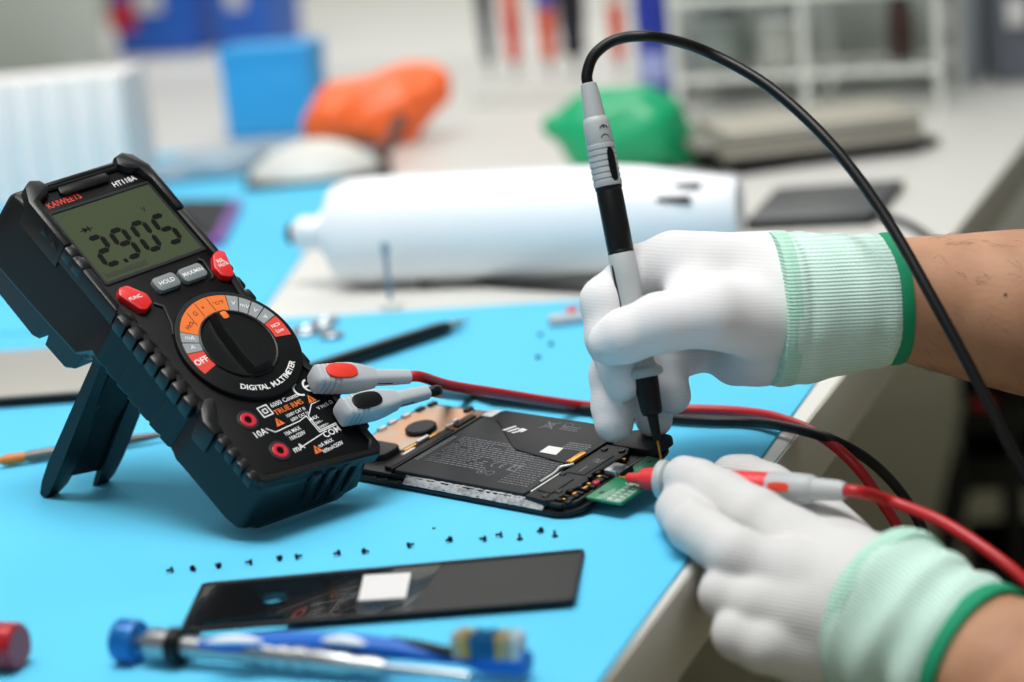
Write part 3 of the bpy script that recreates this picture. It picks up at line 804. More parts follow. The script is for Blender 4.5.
# ------------------------------------------------------------------ screws
M_scr = mat('black_screw', (16, 17, 18), 0.35, metal=0.6)
b = MB(); b.lathe([(0.55, 0), (0.6, 2.1), (1.35, 2.15), (1.4, 2.6), (1.15, 3.0), (.5, 3.0), (.45, 2.7), (.01, 2.7)], 14)
def tiny_screw(x, y, flip, rz, label):
    o = bpy.data.objects.new('tiny_screw', SCREW); C.objects.link(o)
    p = at(x, y, 0.0)
    if flip == 0: Mx = Matrix.Translation((0, 0, .0030)) @ Matrix.Rotation(PI, 4, 'X')
    else: Mx = Matrix.Translation((0, 0, .00135)) @ Matrix.Rotation(rz, 4, 'Z') @ Matrix.Rotation(PI / 2, 4, 'X') @ Matrix.Translation((0, 0, -.0015))
    o.matrix_world = Matrix.Translation(p) @ Mx
    return tag(o, label, 'screw', 'tiny black screws on the mat')
_o = obj('tiny_screw', b, M_scr); SCREW = _o.data; bpy.data.objects.remove(_o)
ordn = 'first second third fourth fifth sixth seventh eighth ninth tenth eleventh twelfth thirteenth fourteenth fifteenth'.split()
SC = [(170, 573), (194, 571.5), (218, 568), (249, 565), (279, 560.5), (299, 559), (337, 556), (366, 554), (411, 547.5), (449, 542.5), (483, 541.5), (499, 537.5), (520, 540), (540, 533.5), (555, 537)]
for k, (x, y) in enumerate(SC):
    tiny_screw(x, y, 0 if k in (12, 14) else 1, rnd.uniform(0, 6), 'tiny black screw, %s from the left in the row behind the back cover' % ordn[k])
for (x, y), w in zip(((541, 336.5), (552, 346), (539, 359)), ('farthest', 'middle', 'nearest')):
    tiny_screw(x, y, 1, rnd.uniform(0, 6), 'blurred tiny dark screw on the mat left of the upper glove, %s of three' % w)
b = MB(); b.box((0, 0, .4), (1.6, 1.0, .8), .2)
o = obj('plastic_crumb', b, M_pcb); o.location = at(434, 529, 0); tag(o, 'tiny green crumb of plastic on the mat just behind the row of screws', 'crumb')
# ------------------------------------------------------------------ test leads
M_cabk = mat('black_cable', (11, 12, 13), 0.4, spec=0.3, bump=(900, .04, 'noise'))
M_card = mat('red_cable', (176, 22, 28), 0.4, bump=(900, .04, 'noise'))
M_prbk = mat('probe_black', (15, 16, 17), 0.4, spec=0.3)
M_prrd = mat('probe_red', (222, 52, 58), 0.42)
M_prgy = mat('probe_grey', (176, 181, 182), 0.5)
def plug(parent, jx, jy, jz, a, m_in, lab):
    """right-angle plug: a rounded grey head over the socket, tapering into the strain relief. a = direction on the face"""
    T = Matrix.Translation((jx, jy, jz)) @ Matrix.Rotation(a, 4, 'Z') @ Matrix.Diagonal((.9, .78, .76, 1))
    b = MB()
    def sec(x, hw, z0, z1, r):
        pts = []
        for cy, cz, a0 in ((hw - r, z1 - r, 0), (-hw + r, z1 - r, 90), (-hw + r, z0 + r, 180), (hw - r, z0 + r, 270)):
            for i in range(5):
                q = math.radians(a0 + 90 * i / 4); pts.append((x, cy + r * math.cos(q), cz + r * math.sin(q)))
        return pts
    S = [(-9.6, 4.0, 3, 12, 2.5), (-8.6, 6.2, 1.4, 14.4, 3.2)]
    x = -8.0
    for k in range(4):
        S += [(x, 6.9 + .25 * k, .8, 15.4, 3.4), (x + 1.9, 7.1 + .25 * k, .8, 15.6, 3.4), (x + 2.1, 6.5 + .25 * k, 1.2, 15.0, 3.4), (x + 2.6, 6.5 + .25 * k, 1.2, 15.0, 3.4)]
        x += 2.8
    S += [(4, 8.0, .8, 16.0, 3.6), (12, 8.0, .8, 16.0, 3.6), (17, 7.4, 1.4, 15.2, 3.4), (24, 6.0, 2.8, 14.0, 3.2), (26, 5.6, 3.2, 13.6, 3.0), (26.4, 4.6, 4.0, 13.0, 3.0), (38, 4.4, 4.4, 12.8, 3.0), (47, 4.0, 4.8, 12.4, 3.0), (47.6, 3.2, 5.6, 11.6, 2.6)]
    b.loft([sec(*s) for s in S], M=T)
    b.lathe([(4.2, -3), (4.2, 2)], 20, M=T)
    p = obj('plug', b, M_gry, parent, smooth=38)
    b = MB()
    pts = [(10.4 * math.cos(t) * (1 if math.cos(t) > 0 else 1), 6.0 * math.sin(t)) for t in [2 * PI * i / 32 for i in range(32)]]
    pts = [(4.2 + (abs(math.cos(t)) ** .75) * (9.4 if math.cos(t) > 0 else -8.2), 5.4 * (abs(math.sin(t)) ** .75) * (1 if math.sin(t) > 0 else -1)) for t in [2 * PI * i / 40 for i in range(40)]]
    b.prism(pts, 15.2, 17.0, bevel=.6, M=T)
    tag(obj('plug_inlay', b, m_in, p), lab)
    b = MB(); b.box((29, -4.5, 8.6), (14, .5, .7), M=T); obj('relief_slot', b, M_dark, p)
    return T
def lead_root(name, label):
    r = thing(name, label, 'test lead', METER.copy()); return r
INV = METER.inverted()
def loc(p): return tuple((INV @ Vector(p)) / MM)
black = lead_root('test_lead', 'black test lead from the meter to the upright probe held in the upper glove')
red = lead_root('test_lead', 'red test lead from the meter to the probe held low in the nearer glove')
TR = plug(red, 50.0, 36.4, 41.0, math.radians(-22), mat('red_inlay', (226, 52, 34), .45), 'red oval on the grey plug')
TB = plug(black, 50.0, 17.2, 41.0, math.radians(-10.5), M_blk, 'black oval on the grey plug')
def tip(T): return METER @ ((T @ Vector((46, 0, 8.6))) * MM), METER @ ((T @ Vector((54, 0, 8.6))) * MM)
def probe(parent, T, mm, long_body, name='probe'):
    """probe built along +z from the needle tip (z=0)"""
    main, inlay = mm
    b = MB(); b.lathe([(.05, 0), (.42, 1.6), (.5, 2.2), (.5, 15)], 14, T); needle = obj('needle', b, M_gold, parent)
    tag(needle, 'gold needle tip')
    b = MB()
    b.lathe([(1.3, 11.5), (1.9, 12.2), (2.3, 18), (2.6, 23.4), (4.4, 24.2), (4.9, 26), (5.4, 34), (5.9, 42), (5.9, 43)], 28, T)
    obj('probe_nose', b, main, parent)
    b = MB()
    b.lathe([(6.2, 41.6), (8.2, 42.6), (8.6, 44), (8.2, 45.6), (6.2, 47), (5.5, 49), (5.4, 54), (5.7, 62), (6.3, 88), (6.2, 100.5), (5.9, 101)], 32, T)
    grip = obj('probe_grip', b, M_prgy, parent)
    return grip

def mid(p, x, y, k, d):
    a = (p - CAM).dot(FWD); return pd(x, y, a + (d - a) * k)
# ---- black probe: from the board up through the upper glove
P0 = PHONE @ Vector((13.4 * MM, 47.6 * MM, 6.9 * MM))
d0 = (P0 - CAM).dot(FWD)
P1 = pd(588.5, 84, d0 + 0.004)
PT = along(P0, P1)
PTm = INV @ PT
PTl = Matrix.Translation(PTm.translation / MM) @ PTm.to_3x3().to_4x4()
LEN = (P1 - P0).length / MM
k_ = LEN / 182.0
b_probe = PTl @ Matrix.Diagonal((1, 1, k_, 1))
grip = probe(black, b_probe, (M_prbk, M_blk), True)
b = MB(); b.lathe([(5.7, 100.5), (6.0, 101), (6.0, 102), (5.8, 102.4), (6.0, 103), (6.0, 130), (5.8, 131), (6.2, 131.6), (6.2, 133)], 28, b_probe)
obj('probe_barrel', b, M_prbk, black)
b = MB()
pr = [(6.3, 133)]
z = 134
while z < 152: pr += [(6.5, z), (6.5, z + 1.8), (6.15, z + 2.0), (6.15, z + 2.6)]; z += 2.8
pr += [(6.3, 154), (6.0, 163), (5.6, 165), (4.8, 166), (4.3, 176), (3.6, 182), (3.0, 182.4)]
b.lathe(pr, 28, b_probe); tail = obj('probe_tail', b, M_prgy, black)
def side_inlay(parent, T, name, m_, z0, z1, hw, r, ang):
    """slim inlay bent round the barrel"""
    b = MB(); rows = []
    n = 12
    for i in range(n + 1):
        z = z0 + (z1 - z0) * i / n; e = math.sin(PI * min(1, max(0, i / n))) ** .2 if 0 < i < n else .45
        row = []
        for s_ in (-1, -.5, 0, .5, 1):
            a = ang + s_ * hw / r * e; row.append(((r + .18) * math.cos(a), (r + .18) * math.sin(a), z))
        for s_ in (1, .5, 0, -.5, -1):
            a = ang + s_ * hw / r * e; row.append(((r - .6) * math.cos(a), (r - .6) * math.sin(a), z))
        rows.append(row)
    b.loft(rows, M=T); return obj(name, b, m_, parent)
PINV = PT.inverted()
cam_dir = PINV.to_3x3() @ (CAM - pd(600, 180, d0)); ca_ = math.atan2(cam_dir.y, cam_dir.x)
right_dir = PINV.to_3x3() @ RGT; ra_ = math.atan2(right_dir.y, right_dir.x)
sgn_ = 1 if math.sin(ra_ - ca_) > 0 else -1
side_inlay(tail, b_probe, 'probe_inlay', M_blk, 134.6, 150.5, 2.1, 6.35, ca_ + sgn_ * .65)
side_inlay(grip, b_probe, 'grip_slot', M_blk, 72, 96, .9, 6.2, ca_ - sgn_ * .95)
b = MB()
for cz, rr_ in ((155.2, 0), (159.6, 1)):             # the embossed CE
    rows = []
    for i in range(9):
        a = PI * (i / 8) - PI / 2
        th = ca_ + sgn_ * .5 + sgn_ * .30 * math.sin(a); zz = cz + 1.6 * math.cos(a)
        rows.append((6.25 * math.cos(th), 6.25 * math.sin(th), zz))
    b.tube(rows, .2, 6, M=b_probe)
    if rr_: b.tube([(6.25 * math.cos(ca_ + sgn_ * .5), 6.25 * math.sin(ca_ + sgn_ * .5), cz + q) for q in (0, .8, 1.6)], .2, 6, M=b_probe)
obj('embossed_mark', b, M_dark, tail)
# cable of the black lead: one run from the plug, past the edge of the bench, and up to the probe
t0, t1 = tip(TB)
ptail = pd(588.3, 86, d0 + 0.004)
cab = [t0, t1, mid(t1, 436, 392.5, .3, 1.13), at(466, 397, .0033), at(500, 400.5, .0033), at(560, 407, .0033), at(640, 416, .0033), at(700, 420.5, .0033), at(750, 422, .0033), at(785, 426.5, .0052), at(830, 439, .0033), at(870, 461, -.010), at(902, 494, -.03), at(925, 535, -.05), at(936, 580, -.066), pd(955, 700, 1.02), pd(1010, 830, 1.0), pd(1090, 850, .96), pd(1125, 720, .95), pd(1085, 580, .93), pd(1024, 474, .935), pd(985, 396, .94), pd(935, 303, .95), pd(884, 215, .968), pd(830, 143, .985), pd(768, 86, 1.005), pd(705, 51, 1.018), pd(655, 37, d0 + .002), pd(618, 39, d0 + .004), pd(595, 54, d0 + .004), pd(587, 74, d0 + .004), pd(588.3, 86, d0 + .004)]
b = MB(); b.tube([loc(p) for p in spline(cab, 9)], 2.55, 14); obj('cable', b, M_cabk, black, smooth=60)

# ---- red probe: points left out of the nearer glove
RD0, RD1 = .992, .93
def board_at(x, y, h):
    r = ray(x, y); n = PHONE.to_3x3().col[2]; p0 = PHONE @ Vector((0, 0, h * MM)); return CAM + r * ((p0 - CAM).dot(n) / r.dot(n))
R0 = board_at(617, 477, 11.6)
R1 = pd(846, 491, (R0 - CAM).dot(FWD) - .060)
RT = along(R0, R1)
RTm = INV @ RT
RTl = Matrix.Translation(RTm.translation / MM) @ RTm.to_3x3().to_4x4()
LR = (R1 - R0).length / MM
r_probe = RTl
b = MB(); b.lathe([(.05, 0), (.45, 1.6), (.5, 9)], 14, r_probe); tag(obj('needle', b, M_gold, red), 'gold needle tip')
def rz(x):                                            # photograph column -> distance along the probe
    lo_, hi_ = 0.0, 1.0
    for _ in range(40):
        m_ = (lo_ + hi_) / 2; q = R0.lerp(R1, m_) - CAM
        px = 512 + F_PX * q.dot(RGT) / q.dot(FWD)
        if px < x: lo_ = m_
        else: hi_ = m_
    return lo_ * LR
b = MB(); b.lathe([(1.5, rz(627)), (2.2, rz(629)), (2.6, rz(641)), (4.4, rz(643)), (5.0, rz(650)), (5.6, rz(661))], 28, r_probe); obj('probe_nose', b, M_prrd, red)
b = MB(); b.lathe([(5.6, rz(659)), (8.6, rz(661)), (9.0, rz(664)), (8.6, rz(668)), (6.2, rz(671)), (6.0, rz(700)), (6.0, rz(726))], 30, r_probe); obj('probe_grip', b, M_prgy, red)
b = MB(); b.lathe([(6.0, rz(724)), (6.0, rz(730)), (6.1, rz(770)), (6.0, rz(771))], 28, r_probe); obj('probe_barrel', b, M_prrd, red)
b = MB(); b.lathe([(6.1, rz(770)), (6.4, rz(772)), (6.4, rz(800)), (6.0, rz(812)), (4.9, rz(815)), (4.4, rz(838)), (3.6, rz(845)), (2.8, rz(846))], 28, r_probe); rtail = obj('probe_tail', b, M_prgy, red)
RINV = RT.inverted()
cd_ = RINV.to_3x3() @ (CAM - R1); cr_ = math.atan2(cd_.y, cd_.x)
side_inlay(rtail, r_probe, 'probe_inlay', mat('red_inlay_probe', (222, 66, 34), .45), rz(774), rz(795), 2.0, 6.4, cr_ + .0)
t0, t1 = tip(TR)
Rx = (R1 - R0).normalized()
D2 = (at(592, 406.5, .0033) - CAM).dot(FWD)
cab = [t0, t1, mid(t1, 450, 385.5, .26, D2), mid(t1, 500, 393.5, .56, D2), mid(t1, 548, 401, .82, D2), at(592, 406.5, .0033), at(650, 409.5, .0033), at(700, 409.5, .0033), at(745, 412, .0033), at(782, 419, .005), at(822, 437, .0033), at(856, 466, -.008), at(884, 505, -.028), at(905, 545, -.048), pd(930, 640, 1.03), pd(990, 790, 1.0), pd(1080, 800, .93), pd(1100, 700, .89), pd(1062, 622, .88), pd(1024, 580, .885), pd(985, 549, .895), pd(940, 521, .91), pd(890, 501, .925), R1 + Rx * .006, R1 - Rx * .002]
b = MB(); b.tube([loc(p) for p in spline(cab, 9)], 2.6, 14); obj('cable', b, M_card, red, smooth=60)
# ------------------------------------------------------------------ the person: two forearms in knitted gloves
def P3(x, y, d): return np.array(pd(x, y, d)) * 1000.0
def glove_field(palm, fingers, kp=10.0, kf=7.0):
    def f(X):
        p = None
        for a, b, ra, rb in palm:
            d = cone(X, a, b, ra, rb); p = d if p is None else smin(p, d, kp)
        F = None
        for ch in fingers:
            g = None
            for (a, ra), (b, rb) in zip(ch, ch[1:]):
                d = cone(X, a, b, ra, rb); g = d if g is None else smin(g, d, 3.0)
            F = g if F is None else smin(F, g, 1.3)
        return smin(p, F, kf)
    return f
def bounds(palm, fingers, m=16):
    pts = [q for a, b, _, _ in palm for q in (a, b)] + [q for ch in fingers for q, _ in ch]
    pts = np.array(pts); return pts.min(0) - m, pts.max(0) + m
def sleeve(name, path, radii, m, parent, seg=40, wr=0.0, nw=0, thick=0):
    """tube of elliptical sections: path points (mm), radii (in-picture, in-depth) per point, wr = wrinkle height"""
    path = [Vector(p) for p in path]
    tot = len(path); rings = []
    S = spline([tuple(p) for p in path], 8)
    nS = len(S)
    for i, p in enumerate(S):
        t = (S[min(i + 1, nS - 1)] - S[max(i - 1, 0)]).normalized()
        u = i / 8.0; k = min(int(u), tot - 2); fr = u - k
        r0 = radii[k][0] * (1 - fr) + radii[k + 1][0] * fr; r1 = radii[k][1] * (1 - fr) + radii[k + 1][1] * fr
        n2 = (FWD - t * FWD.dot(t)).normalized(); n1 = t.cross(n2)
        ring = []
        for s in range(seg):
            a = 2 * PI * s / seg
            w_ = 0
            if wr:
                w_ = wr * (math.sin(i * nw / nS * 2 * PI + 1.3 * math.sin(2 * a + i * .05)) * .6 + noise.noise((math.cos(a) * 1.6, math.sin(a) * 1.6, i * .09)) * 1.2)
                w_ *= min(1, i / 4, (nS - 1 - i) / 3 + .3)
            ring.append(tuple(p + n1 * (r0 + w_) * math.cos(a) + n2 * (r1 + w_) * math.sin(a)))
        rings.append(ring)
    b = MB(); b.loft(rings)
    return obj(name, b, m, parent, smooth=70), rings

M_skin = mat('skin', (182, 138, 108), 0.55, spec=0.3, sss=0.1, bump=(420, 0.35, 'noise'), var=(45, (158, 114, 88), 0.35, 0.75))
M_hair = mat('arm_hair', (74, 54, 42), 0.6)
M_glv = knit('white_knit', (222, 222, 223), (215, 215, 217), 620, (0.12, 0.1, 0.98), 0.07)
M_glv2 = knit('white_knit_shaded', (208, 208, 207), (198, 198, 199), 620, (0.3, 0.5, 0.8), 0.25)  # nearer glove: its shading is put into a darker white
M_mint = knit('mint_knit', (206, 234, 224), (164, 208, 192), 640, (0.06, 0.1, 1), 0.6)
M_mintd = knit('mint_stripe_knit', (178, 220, 202), (150, 202, 180), 640, (0.06, 0.1, 1), 0.6)
M_mint2 = knit('mint_knit_near', (196, 226, 214), (170, 212, 196), 640, (-.5, 0, -.85), 0.5)
M_hem = mat('green_hem', (0, 142, 98), 0.8, bump=(900, .3, 'noise'))
person = thing('person', 'person in white knitted gloves holding a black and a red probe over the phone', 'person', Matrix.Translation((0.30, 0.90, 0.0)))
PO = Vector((0.30, 0.90, 0.0)) * 1000
def own(mb):
    mb.v = [tuple(Vector(p) - PO) for p in mb.v]; return mb

# ---- right hand (upper in the photo): pen grip on the black probe
D = d0
R_MCP = dict(i=P3(674, 262, D + .012), m=P3(690, 272, D + .034), r=P3(712, 300, D + .046), p=P3(738, 338, D + .046))
R_thumb = [(P3(756, 322, D - .008), 15.5), (P3(712, 314, D - .020), 14.2), (P3(660, 323, D - .020), 13.2), (P3(625, 336, D - .017), 12.0), (P3(612, 342, D - .014), 10.6)]
R_index = [(R_MCP['i'], 12.5), (P3(640, 270, D + .016), 11.4), (P3(606, 302, D + .009), 11.6), (P3(608, 338, D + .005), 10.2), (P3(619, 368, D + .004), 9.2), (P3(623, 383, D + .004), 8.4)]
R_mid = [(R_MCP['m'], 12.0), (P3(640, 300, D + .046), 11.2), (P3(618, 334, D + .030), 11.0), (P3(612, 376, D + .020), 10.2), (P3(613, 406, D + .016), 9.7), (P3(614, 423, D + .013), 9.1)]
R_ring = [(R_MCP['r'], 11.6), (P3(668, 330, D + .054), 10.6), (P3(654, 362, D + .040), 10.2), (P3(652, 398, D + .034), 9.4), (P3(654, 419, D + .032), 8.8)]
R_pink = [(R_MCP['p'], 11.0), (P3(706, 348, D + .036), 10.2), (P3(668, 362, D + .022), 9.4), (P3(668, 386, D + .020), 8.8), (P3(673, 396, D + .020), 8.4)]
WR = P3(800, 306, D + .012)
R_palm = [(P3(768, 276, D + .014), R_MCP['i'], 21, 13.0), (P3(768, 290, D + .026), R_MCP['m'], 18, 12.5), (P3(770, 318, D + .026), R_MCP['r'], 18, 12.0), (P3(768, 344, D + .020), R_MCP['p'], 17, 11.5),
          (P3(768, 318, D + .002), P3(716, 312, D - .014), 18, 15.0), (P3(762, 352, D + .012), P3(735, 360, D + .026), 14, 12.0),
          (P3(785, 304, D + .010), P3(830, 302, D + .012), 26, 25),
          (P3(700, 270, D + .012), P3(690, 300, D - .004), 13, 12)]
R_f = [R_thumb, R_index, R_mid, R_ring, R_pink]
lo, hi = bounds(R_palm, R_f); lo = np.array(lo); hi = np.array(hi)
g = surface(glove_field(R_palm, R_f), lo, hi, 1.25)
rglove = tag(obj('right_glove', own(g), M_glv, person, smooth=180, fix=False), 'white knitted glove closed round the black probe')
# ring and crease folds come with the knit; cuff, stripe, hem
cu = [P3(775, 309, D + .008), P3(800, 307.5, D + .010), P3(840, 304, D + .011), P3(868, 301, D + .012), P3(888, 299, D + .013)]
cr_r = [(35.2, 32.4), (34.8, 31.8), (32.5, 30.4), (30.5, 29.4), (30.0, 28.8)]
def sl(name, path, radii, m, parent, **kw):
    o, rg = sleeve(name, [tuple(Vector(p) - PO) for p in path], radii, m, parent, **kw); return o, rg
cuff, rg = sl('cuff', cu, cr_r, M_mint, rglove, wr=.7, nw=4)
tag(cuff, 'pale mint knitted cuff')
st_, _q = sl('cuff_stripe', [P3(770, 309, D + .008), P3(777, 308.8, D + .0085), P3(786, 308.4, D + .009)], [(34.9, 32.0), (35.7, 32.8), (35.5, 32.6)], M_mintd, rglove)
tag(st_, 'darker mint stripe at the start of the cuff')
def hem(name, centre, axis, r0, r1, t, m, parent, w=9.0):
    ax = Vector(axis).normalized(); n2 = (FWD - ax * FWD.dot(ax)).normalized(); n1 = ax.cross(n2); c = Vector(centre) - PO
    rings = []
    for o_, dr in ((-w / 2, -1.5), (-w / 2, .2), (-w / 4, .9), (w / 4, .9), (w / 2, .2), (w / 2, -1.5)):
        rings.append([tuple(c + ax * o_ + n1 * (r0 + dr) * math.cos(a) + n2 * (r1 + dr) * math.sin(a)) for a in [2 * PI * k / 44 for k in range(44)]])
    b = MB(); b.loft(rings, cap=False, closed=True); return obj(name, b, m, parent, smooth=60)
ax_r = Vector(P3(896, 299, D + .013)) - Vector(P3(870, 301, D + .012))
tag(hem('cuff_hem', P3(890, 298.8, D + .013), ax_r, 29.6, 28.6, 2, M_hem, rglove, 7.5), 'green hem of the cuff')
arm, arg = sl('right_forearm', [P3(858, 302, D + .012), P3(905, 300, D + .013), P3(960, 305, D + .014), P3(1030, 312, D + .012), P3(1130, 322, D + .006), P3(1280, 338, D - .006), P3(1420, 352, D - .02)],
              [(25, 25), (28.5, 27.5), (33.0, 31), (38.5, 36), (44, 42), (47, 45), (42, 42)], M_skin, person)
# fine dark hairs on the forearm
b = MB(); rnd2 = random.Random(9)
for k in range(160):
    i = rnd2.randrange(10, 26); s = rnd2.randrange(40); p = Vector(arg[i][s]); q = Vector(arg[i][(s + 1) % 40])
    p = p.lerp(q, rnd2.random()); c_ = sum((Vector(v) for v in arg[i]), Vector()) / 40
    n = (p - c_).normalized(); t = (Vector(arg[i + 1][s]) - Vector(arg[i][s])).normalized()
    side = n.cross(t)
    d_ = (t * rnd2.uniform(.3, 1) + side * rnd2.uniform(-.9, .3)).normalized()
    L = rnd2.uniform(4, 9)
    b.tube([tuple(p - n * .2), tuple(p + d_ * L * .5 + n * .7), tuple(p + d_ * L + n * .5)], [.055, .05, .02], 4)
obj('forearm_hair', b, M_hair, arm, smooth=0)
b = MB()
for i, s in ((14, 27), (20, 31), (17, 24)):
    p = Vector(arg[i][s]); b.lathe([(.01, -.3), (.8, 0), (.5, .35), (.01, .4)], 10, Matrix.Translation(p))
obj('mole', b, M_hair, arm)

# ---- left hand (lower): seen from the back of the hand, red probe between index finger and thumb
L_MCP = dict(i=P3(790, 542, .905), m=P3(792, 578, .880), r=P3(796, 614, .872), p=P3(802, 650, .874))
L_index = [(L_MCP['i'], 13.0), (P3(757, 519, .914), 12.6), (P3(722, 499, .930), 12.0), (P3(698, 485, .944), 10.8), (P3(685, 478, .953), 9.8)]
L_mid = [(L_MCP['m'], 13.0), (P3(737, 556, .885), 11.6), (P3(693, 526, .908), 10.8), (P3(680, 511, .936), 10.0), (P3(680, 503, .950), 9.2)]
L_ring = [(L_MCP['r'], 12.6), (P3(756, 606, .874), 11.0), (P3(724, 594, .882), 9.8), (P3(724, 580, .912), 9.4), (P3(742, 560, .930), 9.0)]
L_pink = [(L_MCP['p'], 12.0), (P3(764, 645, .868), 11.0), (P3(739, 634, .872), 10.4), (P3(740, 618, .898), 9.4), (P3(756, 602, .912), 8.6)]
L_thumb = [(P3(842, 556, .93), 15.5), (P3(808, 518, .950), 14.0), (P3(768, 490, .968), 11.6), (P3(746, 479, .972), 10.4), (P3(732, 476, .973), 9.6)]
L_palm = [(P3(850, 576, .888), L_MCP['i'], 20, 13.5), (P3(848, 598, .876), L_MCP['m'], 19, 13.5), (P3(846, 622, .872), L_MCP['r'], 19, 13.0), (P3(846, 648, .876), L_MCP['p'], 18, 12.5),
          (P3(856, 578, .905), P3(808, 524, .955), 19, 15), (P3(880, 616, .878), P3(915, 636, .864), 29, 27), (P3(840, 575, .915), P3(790, 560, .925), 18, 14)]
L_f = [L_thumb, L_index, L_mid, L_ring, L_pink]
lo, hi = bounds(L_palm, L_f)
g = surface(glove_field(L_palm, L_f), lo, hi, 1.5)
lglove = tag(obj('left_glove', own(g), M_glv2, person, smooth=180, fix=False), 'white knitted glove pinching the red probe')
cu = [P3(880, 615, .878), P3(904, 627, .869), P3(930, 641, .860), P3(955, 654, .851), P3(973, 663, .845)]
cuff, rg = sl('cuff', cu, [(37.5, 34), (36.0, 33), (34, 32), (32.5, 31), (32.5, 31)], M_mint2, lglove, wr=1.8, nw=3)
tag(cuff, 'pale mint knitted cuff')
st_, _q = sl('cuff_stripe', [P3(875, 612.3, .880), P3(884, 617.2, .8766), P3(893, 622, .873)], [(37.2, 33.8), (38.2, 34.8), (37.4, 34.0)], M_mintd, lglove)
tag(st_, 'darker mint stripe at the start of the cuff')
ax_l = Vector(P3(973, 663, .845)) - Vector(P3(930, 641, .860))
tag(hem('cuff_hem', P3(976, 664.6, .844), ax_l, 32.4, 30.8, 2, M_hem, lglove, 7.0), 'green hem of the cuff')
sl('left_forearm', [P3(945, 650, .854), P3(980, 667.5, .8425), P3(1028, 694, .828), P3(1100, 742, .81), P3(1220, 815, .825), P3(1330, 880, .82)],
   [(25, 25), (30.4, 29), (34, 33), (40, 39), (45, 44), (40, 40)], M_skin, person)
# ------------------------------------------------------------------ tools lying in the foreground
M_blue = mat('blue_anodised', (0, 104, 178), 0.3, metal=0.3, coat=0.4)
M_chrome = mat('brushed_metal', (176, 180, 182), 0.3, metal=0.9)
M_redan = mat('red_anodised', (176, 24, 36), 0.3, metal=0.3, coat=0.4)
def wp(x, y, z): return at(x, y, z)
a, e = at(118, 640, .0085), at(470, 676, .0055)
T = along(a, e)
sd = thing('screwdriver', 'silver precision screwdriver with a blue swivel cap, lying at the front of the mat', 'screwdriver', T)
L = (e - a).length / MM
b = MB(); b.lathe([(7.2, 0), (8.3, .8), (8.5, 2), (8.5, 8.4), (8.2, 9.4), (7.4, 10)], 36); tag(obj('swivel_cap', b, M_blue, sd), 'blue swivel cap')
b = MB(); b.lathe([(2.6, 9.5), (2.6, 13), (4.4, 13.6), (6.0, 15), (6.4, 17), (6.4, 24), (5.8, 24.6)], 30); obj('collar', b, M_chrome, sd)
b = MB(); b.lathe([(6.0, 24), (7.2, 24.6), (7.2, 29.4), (6.0, 30)], 30); tag(obj('grip_ring', b, M_blk, sd), 'dark rubber ring')
b = MB(); pr = [(4.2, 29), (4.2, 58)]
z = 58
while z < 86: pr += [(5.0, z + .3), (5.0, z + 5), (4.4, z + 5.3), (4.4, z + 6.6)]; z += 7
pr += [(4.6, 87), (4.6, 100), (3.4, 103), (3.4, 112), (2.2, 116)]
b.lathe(pr, 28); obj('handle', b, M_chrome, sd)
b = MB(); b.lathe([(1.6, 114), (1.6, L - 4), (.9, L)], 14); obj('shaft', b, M_steel, sd)

a, e = at(17, 646, .0095), at(-130, 640, .0095)
T = along(a, e)
sd2 = thing('screwdriver', 'screwdriver with a red anodised cap, reaching out of the picture at the left edge', 'screwdriver', T)
b = MB(); b.lathe([(8.0, -1.4), (9.0, -.4), (9.2, 1), (9.2, 6.6), (8.2, 7), (8.2, 8.2), (9.2, 8.6), (9.2, 11), (8.6, 12), (6, 12.2)], 40); tag(obj('swivel_cap', b, M_redan, sd2), 'red swivel cap')
b = MB(); b.lathe([(2.6, 12), (2.6, 15), (6.2, 17), (6.4, 26), (4.4, 28), (4.4, 90), (2.2, 94), (1.6, 96), (1.6, 130)], 26); obj('handle', b, M_chrome, sd2)

# toothbrush used for cleaning: blue handle with white inlays, worn bristles at the right
ts = [(196, 646, .009), (240, 645, .010), (300, 643, .011), (350, 645, .011), (400, 650, .009), (440, 657, .0075), (480, 660, .007), (528, 663, .007)]
pts = [at(*q) for q in ts]
brush = thing('toothbrush', 'blue and white toothbrush with yellow and blue bristles behind the blue-capped screwdriver', 'toothbrush', Matrix.Translation(pts[3]))
bo = pts[3]
def bl(p): return tuple((Vector(p) - bo) / MM)
M_bblue = mat('brush_blue', (0, 96, 190), 0.4, spec=.3)
M_bwht = mat('brush_white', (222, 228, 234), 0.4)
S = spline([bl(p) for p in pts], 6)
n = len(S)
rad = []
for i in range(n):
    t = i / (n - 1)
    rad.append(5.2 * (.55 + .45 * min(1, t * 6)) if t < .5 else (5.2 - 2.4 * (t - .5) / .2 if t < .7 else (2.8 if t < .8 else 2.8 + 2.6 * min(1, (t - .8) / .06))))
b = MB(); b.tube(S, rad, 18, flat=.8, up=(0, 0, 1)); obj('brush_handle', b, M_bblue, brush, smooth=60)
for q0, q1, w in (((206, 639), (262, 638), 2.6), ((322, 637), (366, 641), 2.6)):
    p0, p1 = at(q0[0], q0[1] + 3, .0145), at(q1[0], q1[1] + 3, .0145)
    b = MB(); m_ = p0.lerp(p1, .5)
    b.tube(spline([bl(p0), bl(p0.lerp(p1, .2) + Vector((0, 0, .0004))), bl(m_ + Vector((0, 0, .0008))), bl(p0.lerp(p1, .8) + Vector((0, 0, .0004))), bl(p1)], 4), [.8] + [w * math.sin(PI * (.12 + .76 * i / 14)) for i in range(15)] + [.8], 14, flat=.6, up=(0, 0, 1)); tag(obj('white_inlay', b, M_bwht, brush), 'white inlay')
hd = (Vector(bl(at(528, 663, .007))) - Vector(bl(at(455, 659, .007)))).normalized()
hn = Vector((-hd.y, hd.x, 0)).normalized()
h0 = Vector(bl(at(455, 659, .007)))
